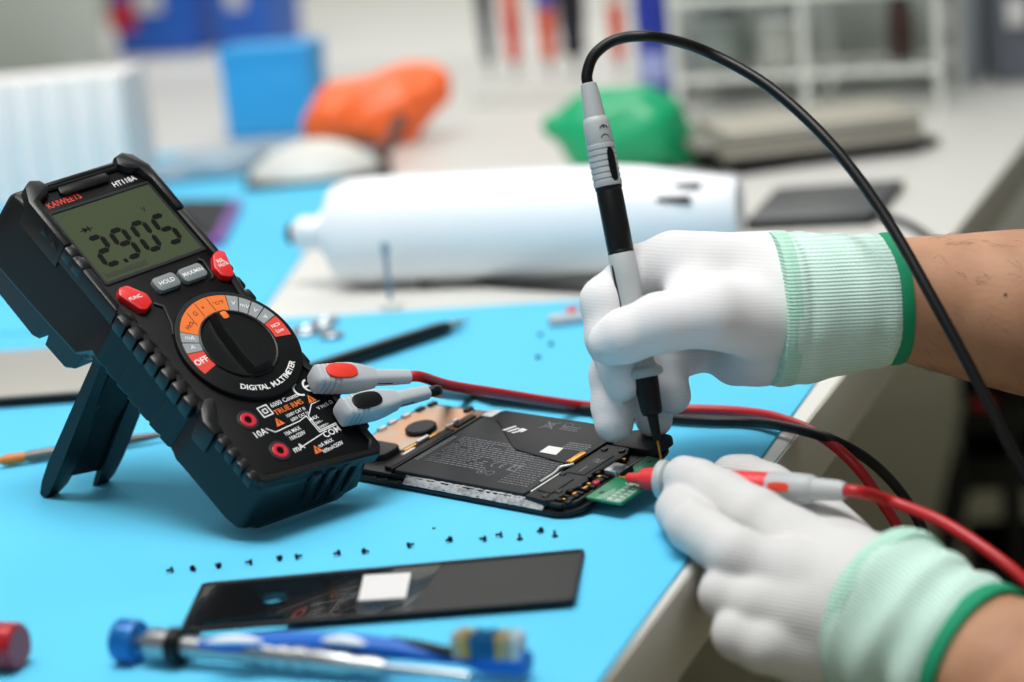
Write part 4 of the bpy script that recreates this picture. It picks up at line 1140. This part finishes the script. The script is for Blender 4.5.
Lh = (Vector(bl(at(528, 663, .007))) - h0).length
cols = [M_bwht, mat('bristle_yellow', (206, 176, 92), .8), mat('bristle_blue', (24, 110, 160), .8), mat('bristle_beige', (196, 188, 166), .8)]
for ci in range(8):
    m_ = cols[(3, 1, 2, 2, 2, 1, 3, 0)[ci]]
    b = MB()
    for j in range(5):
        for k in range(9):
            base = h0 + hd * (Lh * (.05 + .9 * (ci + random.uniform(.1, .9)) / 8)) + hn * ((j - 2) * 1.9 + random.uniform(-.5, .5)) + Vector((0, 0, 2.2))
            tip_ = base + Vector((random.uniform(-1, 1), random.uniform(-1, 1), 8.5 + random.uniform(-.8, .8))) 
            b.tube([base, tip_], [.42, .36], 5)
    obj('bristle_row', b, m_, brush, smooth=0)
b = MB(); p0, p1 = Vector(bl(at(392, 640, .0115))), Vector(bl(at(452, 652, .0105))); b.tube([p0, p0.lerp(p1, .5), p1], [1.4, 2.0, 1.8], 12); tag(obj('neck_sleeve', b, M_dark, brush), 'dark sleeve on the neck')

# ------------------------------------------------------------------ things on the mat behind the phone
a, e = at(292, 377, .0055), at(470, 320, .0045)
T = along(a, e); L = (e - a).length / MM
pen = thing('pen_tool', 'black pen-shaped tool with a metal tip lying behind the red lead', 'tool', T)
b = MB(); b.lathe([(3.2, 0), (4.4, 1), (4.8, 6), (4.9, L * .5), (4.7, L * .80), (4.0, L * .86), (3.2, L * .87)], 24); obj('pen_body', b, M_blk, pen)
b = MB(); b.lathe([(3.1, L * .865), (2.9, L * .92), (1.4, L * .96), (.6, L)], 20); tag(obj('pen_point', b, M_chrome, pen), 'metal point')
a, e = at(6, 460, .004), at(172, 433, .004)
T = along(a, e); L = (e - a).length / MM
tw = thing('soldering_tweezers', 'slim grey tool with an orange end lying under the raised back of the multimeter', 'tool', T)
b = MB(); b.lathe([(2.2, L * .1), (3.0, L * .14), (3.2, L * .6), (2.4, L * .8), (1.0, L)], 18); obj('tool_shank', b, mat('warm_grey_metal', (112, 108, 104), .4, metal=.4), tw)
b = MB(); b.lathe([(1.2, -4), (2.8, -1), (3.1, 3), (2.6, L * .1 + 1)], 18); tag(obj('tool_end', b, mat('orange_plastic_tool', (206, 120, 48), .45), tw), 'orange end')
# grey slab with a dark edge at the left
p = [at(-120, 418, 0), at(96, 402, 0), at(104, 366, 0), at(-112, 372, 0)]
o0 = p[0]; T = frame(o0, p[1] - p[0], p[3] - p[0])
Wd = (p[1] - p[0]).length / MM; Hd = (p[3] - p[0]).length / MM
lap = thing('tablet_computer', 'grey tablet with dark edges lying behind the multimeter at the left', 'tablet', T)
b = MB(); b.prism(rrect(0, 0, Wd, Hd, 6, 5), 0, 6.0, bevel=.8, bot_bevel=.8); obj('tablet_body', b, M_blk, lap)
b = MB(); b.prism(rrect(1.5, 1.5, Wd - 1.5, Hd - 1.5, 5, 5), 5.8, 7.2, bevel=.5); tag(obj('tablet_back', b, mat('grey_metal_back', (166, 164, 156), .45, metal=.2), lap), 'grey metal back')
# little metal parts
for k, (x, y, r) in enumerate(((306, 334, 9), (324, 326, 7), (332, 338, 6))):
    c0 = at(x, y, 0)
    t = thing('metal_clip', ('large round silver clip behind the meter on the mat', 'small silver clip behind the large round one', 'small silver clip to the right of the large round one')[k], 'metal clip', Matrix.Translation(c0) @ Matrix.Rotation(k * .9, 4, 'Z'))
    b = MB(); b.tube([(r * math.cos(q), r * math.sin(q), 2.2) for q in [2 * PI * i / 24 * .9 for i in range(25)]], 1.8, 10); obj('clip_loop', b, M_chrome, t)
    b = MB(); b.box((r + 2, 0, 2.4), (7, 5, 4), 1.0); obj('clip_tab', b, M_steel, t)
T = Matrix.Translation(at(567, 324, 0)) @ Matrix.Rotation(.1, 4, 'Z')
t = thing('small_connector', 'small grey connector with a red cap lying left of the upper glove', 'connector', T)
b = MB(); b.box((0, 0, 3), (22, 12, 6), 1.5); obj('connector_body', b, M_gry, t)
b = MB(); b.lathe([(3.6, 0), (4, .5), (4, 7), (3, 8)], 18, Matrix.Translation((5, 10, 0))); tag(obj('connector_cap', b, M_red, t), 'red cap')
# ------------------------------------------------------------------ bench, mats, room
M_lam = mat('white_laminate', (214, 214, 208), 0.4, bump=(300, .05, 'noise'))
M_wall = mat('wall_paint', (206, 208, 203), 0.8, bump=(120, .1, 'noise'))
M_floor = mat('floor_vinyl', (172, 168, 138), 0.6, bump=(200, .1, 'noise'), var=(4, (184, 180, 152), .4, .7))
EA, EB = at(599, 681), at(1023, 142)
DB = (EB - EA).normalized(); NB = Vector((-DB.y, DB.x, 0))      # along the bench, and across it to the left
BEN = frame(EA, DB, NB)                                          # x along, y across (left), z up
BI = BEN.inverted()
def bxy(x, y, z=0.0):
    q = BI @ at(x, y, z); return q.x / MM, q.y / MM
bench = thing('workbench', 'long white workbench with blue mats on it', 'workbench', BEN)
b = MB(); b.prism([(-700, 0), (2080, 0), (2080, 1350), (-700, 1350)], -37.7, -1.7, bevel=1.2, bot_bevel=1.2); obj('bench_top', b, M_lam, bench)
b = MB(); b.box((690, -.6, -19.8), (2780, 1.4, 34.8), .4); tag(obj('shaded_edge', b, mat('grey_edge_shade', (178, 174, 162), .5), bench), 'front edge of the bench top, its shade put into the grey')  # front face greyer than the top: its shade is put into the colour
for x in (-620, 640, 1990):
    for y in (620, 1290):
        b = MB(); b.box((x, y, -395), (50, 50, 718), 3); obj('leg', b, M_dark, bench)
b = MB(); b.box((685, 1290, -120), (2560, 30, 90), 2); b.box((685, 620, -90), (2560, 30, 70), 2); obj('cross_rail', b, M_dark, bench)

def mat_sheet(name, poly, label):
    """silicone work mat, its outline in bench millimetres"""
    c = sum((Vector(p) for p in poly), Vector((0, 0))) / len(poly)
    n = len(poly); out = []
    for i in range(n):
        p0, p1, p2 = Vector(poly[i - 1]), Vector(poly[i]), Vector(poly[(i + 1) % n])
        for k in range(4):
            a = p1 + (p0 - p1).normalized() * 8; e = p1 + (p2 - p1).normalized() * 8; t = k / 3
            q = a * (1 - t) ** 2 + p1 * 2 * t * (1 - t) + e * t * t; out.append(tuple(q - c))
    b = MB(); b.prism(out, -1.68, 0, bevel=.4)
    o = obj(name, b, M_mat); o.matrix_world = BEN @ Matrix.Translation((c.x * MM, c.y * MM, 0)); return tag(o, label, 'mat')
m1a, m1b = Vector(bxy(560, 735)), Vector(bxy(888, 281)); m1c = Vector(bxy(258, 319.5))
e1 = (m1b - m1a).normalized()
near = m1a - e1 * 120
wfar = (m1c - m1b).normalized()
mat_sheet('work_mat', [tuple(near), tuple(m1b), tuple(m1b + wfar * 760), tuple(near + wfar * 760)], 'blue silicone work mat under the multimeter and the phone')
n0 = Vector(bxy(258, 317.5)); f0 = Vector(bxy(385, 137))
mat_sheet('work_mat', [tuple(n0), tuple(f0), tuple(f0 + wfar * 560), tuple(n0 + wfar * 560)], 'second blue mat further along the bench, beyond the multimeter')

def slab(name, poly, z0, z1, m, bevel=4):
    b = MB(); b.prism(poly, z0, z1, bevel=bevel); return b
# room
fl = MB(); fl.box((0, 1800, -770), (7000, 8200, 40)); tag(obj('floor', fl, M_floor), kind='structure')
WB = frame(pd(512, 0, 5.2) * 1, NB * -1, Vector((0, 0, 1)))       # back wall square to the bench
WB = Matrix.Translation(Vector((WB.translation.x, WB.translation.y, -.75))) @ WB.to_3x3().to_4x4()
b = MB(); b.box((0, 1400, -50), (6000, 2800, 100)); o = obj('wall_back', b, M_wall); o.matrix_world = WB; tag(o, kind='structure')

# ------------------------------------------------------------------ second bench and the things at the far end
B2 = frame(EA + DB * 2.084 + NB * -.35, DB, NB)
b2 = thing('side_table', 'white table standing across the far end of the workbench', 'table', B2)
b = MB(); b.prism(rrect(0, 0, 1500, 2300, 6, 3), -36, -2, bevel=1.5); obj('table_top', b, M_lam, b2)
for x in (40, 1460):
    for y in (50, 2250):
        b = MB(); b.box((x, y, -393), (44, 44, 714), 3); obj('leg', b, M_dark, b2)

def up_frame(x, y, d=None, yaw=0.0, z=0.0):
    p = at(x, y, z) if d is None else pd(x, y, d)
    if d is not None: p.z = z
    return Matrix.Translation(p) @ Matrix.Rotation(yaw, 4, 'Z')

M_bin = mat('blue_bin', (26, 92, 190), 0.45, coat=.2)
M_bbox = mat('blue_box', (46, 160, 226), 0.5)
M_paper = mat('white_paper', (234, 232, 230), 0.8, bump=(40, .3, 'noise'))
def bin_(T, w, d_, h, label, m):
    t = thing('storage_bin', label, 'bin', T)
    b = MB()
    o_ = rrect(-w / 2, -d_ / 2, w / 2, d_ / 2, 14, 4)
    def sc(k): return [(x * k, y * k) for x, y in o_]
    rings = [[(x, y, 0) for x, y in sc(.9)], [(x, y, h) for x, y in sc(1.0)], [(x, y, h) for x, y in sc(.95)], [(x, y, 5) for x, y in sc(.86)]]
    b.loft(rings); obj('bin_body', b, m, t)
    b = MB(); b.ring([(x * 1.04, y * 1.06) for x, y in o_], [(x * .97, y * .97) for x, y in o_], h - 14, h + 2, 2); obj('bin_rim', b, m, t)
    b = MB(); b.box((0, -d_ / 2 * .97 - 4, h * .55), (w * .3, 4, h * .22), 1.5); obj('bin_label', b, M_stk, t)
    return t
yaw0 = math.atan2(DB.y, DB.x) - PI / 2
bn = bin_(up_frame(178, 49, None, yaw0), 158, 150, 150, 'dark blue storage bin at the back, left of the upright blue box', M_bin)
bin_(up_frame(262, 47, None, yaw0), 96, 140, 150, 'narrow dark blue storage bin at the back, right behind the upright blue box', M_bin)
b = MB(); b.box((-48, -76, 62), (44, 4, 46), 1.5); tag(obj('bin_sticker', b, M_jack, bn), 'red sticker on the bin')
T = up_frame(40, 82, None, yaw0)
t = thing('partition_screen', 'grey green partition board standing at the far left behind the white paper bag', 'partition', T)
b = MB(); b.box((-110, 0, 260), (440, 18, 500), 3); t['kind'] = 'thing'; obj('screen_panel', b, mat('grey_green_panel', (192, 200, 192), .7), t)
for x in (-300, 80):
    b = MB(); b.box((x, 0, 6), (30, 120, 12), 2); obj('foot', b, M_steel, t)
# upright blue box
T = up_frame(272, 137, None, yaw0 * .6)
t = thing('cardboard_box', 'bright blue box standing upright at the far end of the second mat', 'box', T)
b = MB(); b.box((0, 30, 44), (98, 60, 88), 2); obj('box_body', b, M_bbox, t)
b = MB(); b.box((0, 30, 86), (100, 62, 20), 2); obj('box_lid', b, M_bbox, t)
# white pleated paper at the left
T = up_frame(60, 205, 2.02, yaw0 * .2)
t = tag(bpy.data.objects.new('paper_stack', None), 'white pleated paper bag standing behind the multimeter at the left', 'paper bag'); C.objects.link(t); t.matrix_world = T
b = MB()
front = [(-200 + 13 * k, (-13 if k % 2 else 0)) for k in range(22)]
rings = []
for z, g in ((0, 0), (60, -2), (100, 2), (112, 6)):
    rings.append([(x, y + g, z) for x, y in front] + [(76, 50, z), (74, 90 - g, z), (-202, 90 - g, z)])
b.loft(rings); obj('paper_bag', b, M_paper, t, smooth=60)

# bags: soft lumps with folds
def bag(name, T, lobes, label, rgb, seed, cat='bag', k=14, var=None, h=3.5, fold=5.0):
    mt = mat(name + '_film', rgb, 0.5, coat=.2, bump=(60, .6, 'noise'), var=var)
    def f(X):
        g = None
        for a, e, r0, r1 in lobes:
            d = cone(X, a, e, r0, r1); g = d if g is None else smin(g, d, k)
        s = seed
        g = g + fold * (np.sin(X[..., 0] * .09 + s + 2.1 * np.sin(X[..., 2] * .06)) * np.sin(X[..., 2] * .11 + s * 2) + .6 * np.sin(X[..., 1] * .13 + X[..., 0] * .07))
        return np.maximum(g, -X[..., 2] + .5)
    P = np.array([q for a, e, _, _ in lobes for q in (a, e)]); R = max(max(l[2], l[3]) for l in lobes) + 14
    mb = surface(f, P.min(0) - R, P.max(0) + R, h)
    o = obj(name, mb, mt, None, smooth=180); o.matrix_world = T
    return tag(o, label, cat)
bag('plastic_bag', up_frame(385, 144, None, 0.1), [((-48, 0, 26), (10, 10, 30), 32, 36), ((10, 10, 40), (52, 0, 50), 28, 20), ((-46, 10, 44), (50, 10, 60), 18, 16), ((0, 0, 16), (20, 0, 10), 18, 10)], 'orange plastic bag standing beyond the white cylinder', (250, 104, 34), 1.3, fold=2.4)
bag('cloth', up_frame(618, 170, None, 0.0), [((-14, 0, 30), (26, 0, 34), 34, 36), ((-54, 0, 44), (-10, 0, 46), 10, 22), ((30, 0, 26), (58, 0, 10), 22, 14), ((-20, 0, 52), (24, 0, 54), 16, 14)], 'green cloth bundle standing behind the upright black probe', (0, 164, 108), 2.2, cat='cloth', fold=1.6)
bag('film_bag', up_frame(186, 186, None, 0.1), [((-30, -40, 4), (76, -10, 8), 14, 18), ((-10, 66, 4), (90, 90, 8), 18, 14), ((-50, 30, 3), (60, 40, 8), 14, 20)], 'greyish clear film bag lying on the second mat', (138, 160, 174), .4, k=20, fold=2.0, h=3.0)
# white mouse-shaped device on a dark tray
T = up_frame(316, 178, None, 0.05)
t = thing('shallow_bowl', 'white domed lid lying on a dark tray beyond the second mat', 'lid', T)
b = MB(); b.lathe([(.01, 36), (16, 34.5), (36, 28), (52, 18), (60, 9), (61, 5), (58, 5)], 40, Matrix.Diagonal((1, .7, 1, 1))); obj('lid_shell', b, M_lam, t)
b = MB(); b.prism(rrect(-64, -40, 70, 60, 10, 4), .5, 5.5, bevel=1.5); obj('dark_tray', b, M_dark, t)
b = MB(); b.tube([(52, 20, 8), (70, 40, 18), (84, 60, 40)], 7, 12); obj('tray_handle', b, mat('brown_handle', (88, 62, 54), .6), t)
# black purple phone behind the meter
pq = [at(140, 251, 0), at(223, 247, 0), at(243, 207, 0), at(166, 207, 0)]
T = frame(pq[0], pq[1] - pq[0], pq[3] - pq[0])
pl = [tuple(((T.inverted() @ p) / MM).xy) for p in pq]
t = thing('smartphone', 'black phone with a purple edge lying on the second mat behind the multimeter', 'phone', T)
b = MB(); b.prism(rounded(pl, 6), .2, 7, bevel=1.2); obj('phone_body', b, mat('purple_case', (120, 60, 150), .35), t)
b = MB(); b.prism([(x - 5, y + 1) for x, y in inset(rounded(pl, 6), 4)], 6.9, 7.6, bevel=.3); obj('phone_screen', b, mat('matte_screen', (16, 15, 18), .5, spec=.2), t)

# white cylinder with a metal nozzle
zc = .037
a, e = at(332, 232, zc), at(742, 214, zc)
T = along(a, e); L = (e - a).length / MM
M_wpl = mat('white_plastic', (232, 236, 240), 0.4, coat=.1)
t = thing('white_cylinder', 'large white cylindrical tool with a pale nozzle lying across the bench', 'tool', T)
b = MB(); b.lathe([(.01, 0), (24, .5), (32, 4), (36, 14), (37, 30), (37, L * .70), (35, L * .78), (30, L * .88), (26, L - 6), (24, L - 1), (.01, L)], 44); obj('cylinder_body', b, M_wpl, t)
b = MB(); b.lathe([(17, 1), (17, -5), (13, -6), (12, -7), (12, -22), (10, -24), (8, -25), (8, -27)], 30); obj('nozzle', b, mat('pale_metal', (226, 229, 232), .35, metal=.15), t)
b = MB(); b.lathe([(7.6, -26), (7.6, -31), (5, -33), (.01, -33)], 18); obj('nozzle_tip', b, M_blk, t)
for k, (s0, s1, px_, py_) in enumerate(((.80, .90, 684, 200), (.85, .92, 703, 180))):
    q = T.inverted() @ pd(px_, py_, (a.lerp(e, (s0 + s1) / 2) - CAM).dot(FWD) - .03); ang = math.atan2(q.y, q.x); rr_ = 31.0 if k == 0 else 29.0
    b = MB(); b.box((0, 0, 0), (5, 5, L * (s1 - s0)), 1.2, Matrix.Rotation(ang, 4, 'Z') @ Matrix.Translation((rr_ - .6, 0, L * (s0 + s1) / 2))); obj('vent_slot', b, M_blk, t)
# small wire standing in front of the cylinder
T = up_frame(391, 306, None)
t = thing('pin_holder', 'thin grey pin standing on the bench before the white cylinder', 'pin', T)
b = MB(); b.lathe([(1.6, 3), (1.6, 34), (2.4, 35), (2.4, 42), (1.4, 43)], 12); obj('pin', b, mat('grey_blue_metal', (128, 148, 164), .4, metal=.4), t)
b = MB(); b.lathe([(8, -1.6), (8, 2), (6, 3.4), (.01, 3.6)], 20); obj('pin_base', b, M_lam, t)
# cables lying near the cylinder
def loose(name, pts, r, m, label, cat='cable'):
    o0 = pts[0]; b = MB(); b.tube([tuple((p - o0) / MM) for p in spline(pts, 8)], r, 10); o = obj(name, b, m, smooth=60); o.location = o0; return tag(o, label, cat)
loose('grey_cable', [at(x, y, .0015) for x, y in ((420, 284), (455, 278), (500, 284), (560, 288), (610, 290))], 2.6, M_dark, 'dark cable lying on the bench under the white cylinder')
loose('grey_cable', [at(x, y, .0015) for x, y in ((742, 222), (790, 217), (850, 214), (895, 219), (925, 234), (960, 262), (1010, 300))], 2.6, M_dark, 'dark cable running from the dark tablet to behind the forearm')
# dark tablet at the right
c4_ = [at(744, 221, .006), at(872, 215, .006), at(905, 179, .006), at(776, 187, .006)]
T = frame(c4_[0], c4_[1] - c4_[0], c4_[3] - c4_[0]); T.translation.z = 0
inv = T.inverted()
t = thing('tablet_computer', 'dark grey tablet lying flat on the bench behind the raised forearm', 'tablet', T)
pl = [tuple(((inv @ p) / MM).xy) for p in c4_]
b = MB(); b.prism(rounded(pl, 5), -1.6, 5.4, bevel=1.0, bot_bevel=1); obj('tablet_body', b, M_dark, t)
b = MB(); b.prism(inset(pl, 3), 5.3, 6.2, bevel=.3); obj('tablet_screen', b, mat('dim_screen', (74, 76, 78), .35), t)
# stack of boards and folders beyond it
rnd3 = random.Random(5)
T0 = up_frame(800, 152, None, .2)
zz = -1.6
for k in range(5):
    hgt = rnd3.uniform(5, 9); w, d_ = 190 + rnd3.uniform(-25, 10), 130 + rnd3.uniform(-20, 10)
    Tk = T0 @ Matrix.Translation((rnd3.uniform(-8, 8) * MM, rnd3.uniform(-10, 10) * MM, zz * MM)) @ Matrix.Rotation(rnd3.uniform(-.15, .15), 4, 'Z')
    ordk = ('bottom', 'second from the bottom', 'middle', 'second from the top', 'top')[k]
    t = thing('folder', '%s folder of the stack beyond the dark tablet' % ordk, 'folder', Tk, 'folders in a stack')
    cm = (M_blk, M_dark, mat('folder_beige', (140, 136, 122), .7), mat('folder_grey', (120, 118, 110), .7), mat('folder_cream', (168, 164, 150), .7))[k]
    b = MB(); b.box((0, 0, .8), (w, d_, 1.6), .5); b.box((0, 0, hgt - .8), (w, d_, 1.6), .5); b.box((-w / 2 + .8, 0, hgt / 2), (1.6, d_, hgt), .5); obj('folder_cover', b, cm, t)
    b = MB(); b.box((1, 0, hgt / 2), (w - 6, d_ - 6, hgt - 3.2)); obj('folder_pages', b, M_paper if k > 1 else M_dark, t)
    zz += hgt + .05

# hand tools standing in a block at the back
T = up_frame(556, 97, None, yaw0)
t = thing('tool_block', 'pale block holding the upright coloured tools at the back', 'tool holder', T)
b = MB(); b.box((12, 0, 8), (200, 70, 24), 4); obj('block', b, M_lam, t)
def handle_tool(px, d, rgb1, rgb2, hgt, r, label):
    Tq = up_frame(px, 96, None, yaw0, 0.0); Tq.translation.z = .020
    t = thing('screwdriver', label, 'screwdriver', Tq)
    b = MB(); b.lathe([(r * .3, 0), (r * .3, hgt * .18)], 12); obj('shaft', b, M_steel, t)
    b = MB(); b.lathe([(r * .5, hgt * .16), (r * .9, hgt * .2), (r * .8, hgt * .3), (r, hgt * .45), (r, hgt * .9), (r * .7, hgt), (.01, hgt)], 20); obj('handle', b, mat('tool_handle', rgb1, .45), t)
    b = MB(); b.lathe([(r * 1.03, hgt * .62), (r * 1.08, hgt * .64), (r * 1.08, hgt * .8), (r * 1.03, hgt * .82), (r * .6, hgt * .82)], 20); obj('handle_band', b, mat('tool_band', rgb2, .5), t)
for i, (px, c1_, c2_, hh, r, lb) in enumerate(((492, (86, 92, 94), (60, 64, 66), 120, 9, 'grey handled screwdriver, leftmost in the block at the back'), (518, (206, 66, 44), (224, 120, 96), 118, 10, 'red handled screwdriver standing right of the grey handled one'), (553, (214, 82, 44), (60, 80, 170), 126, 11, 'orange handled screwdriver with a blue band in the block at the back'),
        (578, (26, 22, 34), (16, 16, 22), 150, 15, 'black handled screwdriver standing in the block right of the orange one'), (622, (216, 78, 48), (220, 200, 190), 128, 9, 'orange handled screwdriver with a pale band left of the tall blue bottle'))):
    handle_tool(px, 2.6 + .02 * (i % 2), c1_, c2_, hh, r, lb)
T = up_frame(662, 108, None, yaw0)
t = thing('bottle', 'tall deep blue bottle standing at the back above the green cloth', 'bottle', T)
b = MB(); b.lathe([(.01, 0), (20, 0), (22, 3), (22, 112), (18, 126), (10, 132), (10, 142)], 32); obj('bottle_body', b, mat('blue_bottle', (34, 52, 150), .3, coat=.3), t)
b = MB(); b.lathe([(11.5, 138), (11.5, 156), (10, 158), (.01, 158)], 26); obj('bottle_cap', b, mat('blue_cap', (40, 66, 180), .4), t)
b = MB(); b.lathe([(22.1, 30), (22.4, 31), (22.4, 58), (22.1, 59), (21, 59)], 32); obj('bottle_label', b, mat('pale_blue_label', (150, 160, 206), .6), t)
T = up_frame(806, 90, None, yaw0)
t = thing('cabinet', 'grey green cabinet standing behind the wire rack', 'cabinet', T)
b = MB(); b.box((0, 60, 170), (290, 100, 340), 3); obj('cabinet_body', b, mat('cabinet_paint', (150, 160, 152), .5), t)
for k in (-1, 1):
    b = MB(); b.box((k * 72, 7, 172), (138, 6, 326), 2); dr = obj('door', b, mat('cabinet_door', (162, 170, 162), .5), t)
    b = MB(); b.tube([(k * 14, 2, 150), (k * 14, -4, 154), (k * 14, -4, 196), (k * 14, 2, 200)], 3, 8); obj('handle', b, M_steel, dr)
# wire rack with jars at the back right
T = up_frame(808, 112, None, yaw0)
t = thing('wire_rack', 'pale wire rack standing at the back behind the black cable', 'rack', T)
M_wire = mat('white_wire', (206, 210, 204), .45)
for x in (-130, 0, 130):
    for y in (0, 110):
        b = MB(); b.tube([(x, y, -1.6), (x, y, 320)], 5, 10); obj('post', b, M_wire, t)
for z in (36, 112, 200):
    b = MB()
    for y in (0, 110): b.tube([(-134, y, z), (134, y, z)], 4, 8)
    for k in range(11): b.tube([(-130 + 26 * k, -4, z + 3), (-130 + 26 * k, 112, z + 3)], 2, 6)
    obj('shelf_grid', b, M_wire, t)
def jar(T, r, h, rgb, cap, label):
    t = thing('jar', label, 'jar', T)
    b = MB(); b.lathe([(.01, 0), (r * .94, 0), (r, 3), (r, h * .74), (r * .7, h * .84), (r * .7, h * .86)], 26); obj('jar_body', b, mat('jar_glass', rgb, .3, coat=.3), t)
    b = MB(); b.lathe([(r * .76, h * .84), (r * .76, h * .99), (r * .7, h), (.01, h)], 26); obj('jar_lid', b, mat('jar_lid_paint', cap, .4), t)
for k, (x, z, r, h, c_, cap, lb) in enumerate(((-100, 41, 30, 62, (132, 142, 138), (90, 100, 98), 'grey jar at the left of the lower shelf of the wire rack'), (-36, 41, 24, 58, (176, 180, 172), (120, 126, 124), 'pale jar on the lower shelf of the wire rack'), (84, 41, 13, 66, (62, 42, 36), (40, 32, 30), 'dark brown jar on the lower shelf of the wire rack'),
        (-86, 117, 34, 66, (96, 112, 112), (60, 70, 70), 'dark grey jar on the upper shelf of the wire rack'), (30, 117, 32, 62, (140, 150, 150), (84, 92, 94), 'grey jar at the middle of the upper shelf of the wire rack'), (106, 117, 28, 66, (110, 122, 126), (70, 78, 80), 'blue grey jar at the right of the upper shelf of the wire rack'))):
    jar(T @ Matrix.Translation((x * MM, 54 * MM, z * MM)), r, h, c_, cap, lb)
for (px, w, h, rgb, lb) in ((962, 62, 120, (150, 158, 166), 'pale grey container right of the wire rack'), (1026, 66, 126, (92, 98, 108), 'dark grey container at the right edge of the picture')):
    bin_(up_frame(px, 74, None, yaw0), w, 110, h, lb, mat('container_grey', rgb, .5))

# black trolley on the floor beyond the bench edge
TP = pd(1018, 452, 2.40)
TM = Matrix.Translation(Vector((TP.x, TP.y, -.75))) @ Matrix.Rotation(yaw0 * .5, 4, 'Z')
t = thing('trolley', 'black metal trolley with trays standing on the floor beyond the bench edge', 'trolley', TM)
hz = (TP.z + .75) / MM
for z, w, dz in ((hz + 60, 120, 26), (hz, 128, 34), (hz - 118, 120, 30), (120, 190, 30)):
    b = MB(); b.ring(rrect(-w / 2, -80, w / 2, 80, 8, 3), rrect(-w / 2 + 3, -77, w / 2 - 3, 77, 6, 3), z - dz / 2, z + dz / 2, 1.0); b.box((0, 0, z - dz / 2 + 2), (w - 4, 156, 3), .5); obj('tray', b, M_blk, t)
for x in (-8, 46):
    for y in (-70, 70):
        b = MB(); b.tube([(x, y, 40), (x, y, hz + 110)], 9, 10); obj('post', b, M_blk, t)
for y in (-74, 74):
    b = MB(); b.tube([(-58, y, hz - 6), (-80, y, hz - 90), (-94, y, 110)], 8, 10); obj('strut', b, M_blk, t)
for x in (-80, 80):
    for y in (-66, 66):
        b = MB(); b.lathe([(.01, -9), (22, -9), (24, -6), (24, 6), (22, 9), (.01, 9)], 20, Matrix.Translation((x, y, 24)) @ Matrix.Rotation(PI / 2, 4, 'X')); b.box((x, y, 70), (16, 26, 80), 3); obj('caster', b, M_blk, t)
o = MB(); o.lathe([(.01, 0), (11, 0), (12, 2), (12, 22), (9, 26), (5, 28), (.01, 28)], 20)
rc = tag(obj('bottle', o, M_red), 'small red bottle on the top tray of the black trolley', 'bottle'); rc.matrix_world = TM @ Matrix.Translation((-38 * MM, -62 * MM, (hz + 51) * MM))

# ------------------------------------------------------------------ light and camera
world = bpy.data.worlds.new('room_light'); bpy.context.scene.world = world; world.use_nodes = True
bg = world.node_tree.nodes['Background']; bg.inputs['Color'].default_value = (0.93, 0.97, 1.0, 1); bg.inputs['Strength'].default_value = 0.17
def panel(x, y, z, sx, sy, power, col=(1, 1, 1), rot=(0, 0, 0)):
    l = bpy.data.lights.new('ceiling_and_fill_panel', 'AREA'); l.shape = 'RECTANGLE'; l.size, l.size_y = sx, sy; l.energy = power; l.color = col
    o = bpy.data.objects.new('ceiling_and_fill_panel', l); C.objects.link(o); o.location = (x, y, z); o.rotation_euler = rot; return o
panel(-0.15, 0.66, 1.75, 1.0, 0.5, 27, (1, .985, .96))
panel(-0.7, -1.0, 1.75, 1.6, 1.2, 7, (1, .98, .96), (math.radians(38), 0, math.radians(-16)))  # added fill behind the camera, not a known lamp of the room
panel(0.1, 2.9, 1.8, 1.4, 0.8, 14, (1, .98, .95))
panel(-0.5, 1.25, 1.85, 1.8, 0.7, 27, (1, .985, .96), (math.radians(48), 0, math.radians(-12)))  # tilt added to light the fronts of the far things and spare the hands
panel(-0.4, 4.3, 1.8, 2.4, 0.8, 20, (1, .98, .95))  # added to brighten the back wall
cam = bpy.data.cameras.new('camera'); co = bpy.data.objects.new('camera', cam); C.objects.link(co)
M = Matrix((RGT, UPV, -FWD)).transposed().to_4x4(); M.translation = CAM; co.matrix_world = M
cam.sensor_width = 36; cam.lens = F_PX * 36 / 1024; cam.clip_start = 0.02; cam.clip_end = 50
cam.dof.use_dof = True; cam.dof.focus_distance = 1.022; cam.dof.aperture_fstop = 4.2
sc = bpy.context.scene; sc.camera = co
sc.view_settings.view_transform = 'Standard'; sc.view_settings.look = 'None'; sc.view_settings.gamma = 1.0; sc.view_settings.exposure = 0.0
sc.view_settings.use_curve_mapping = False
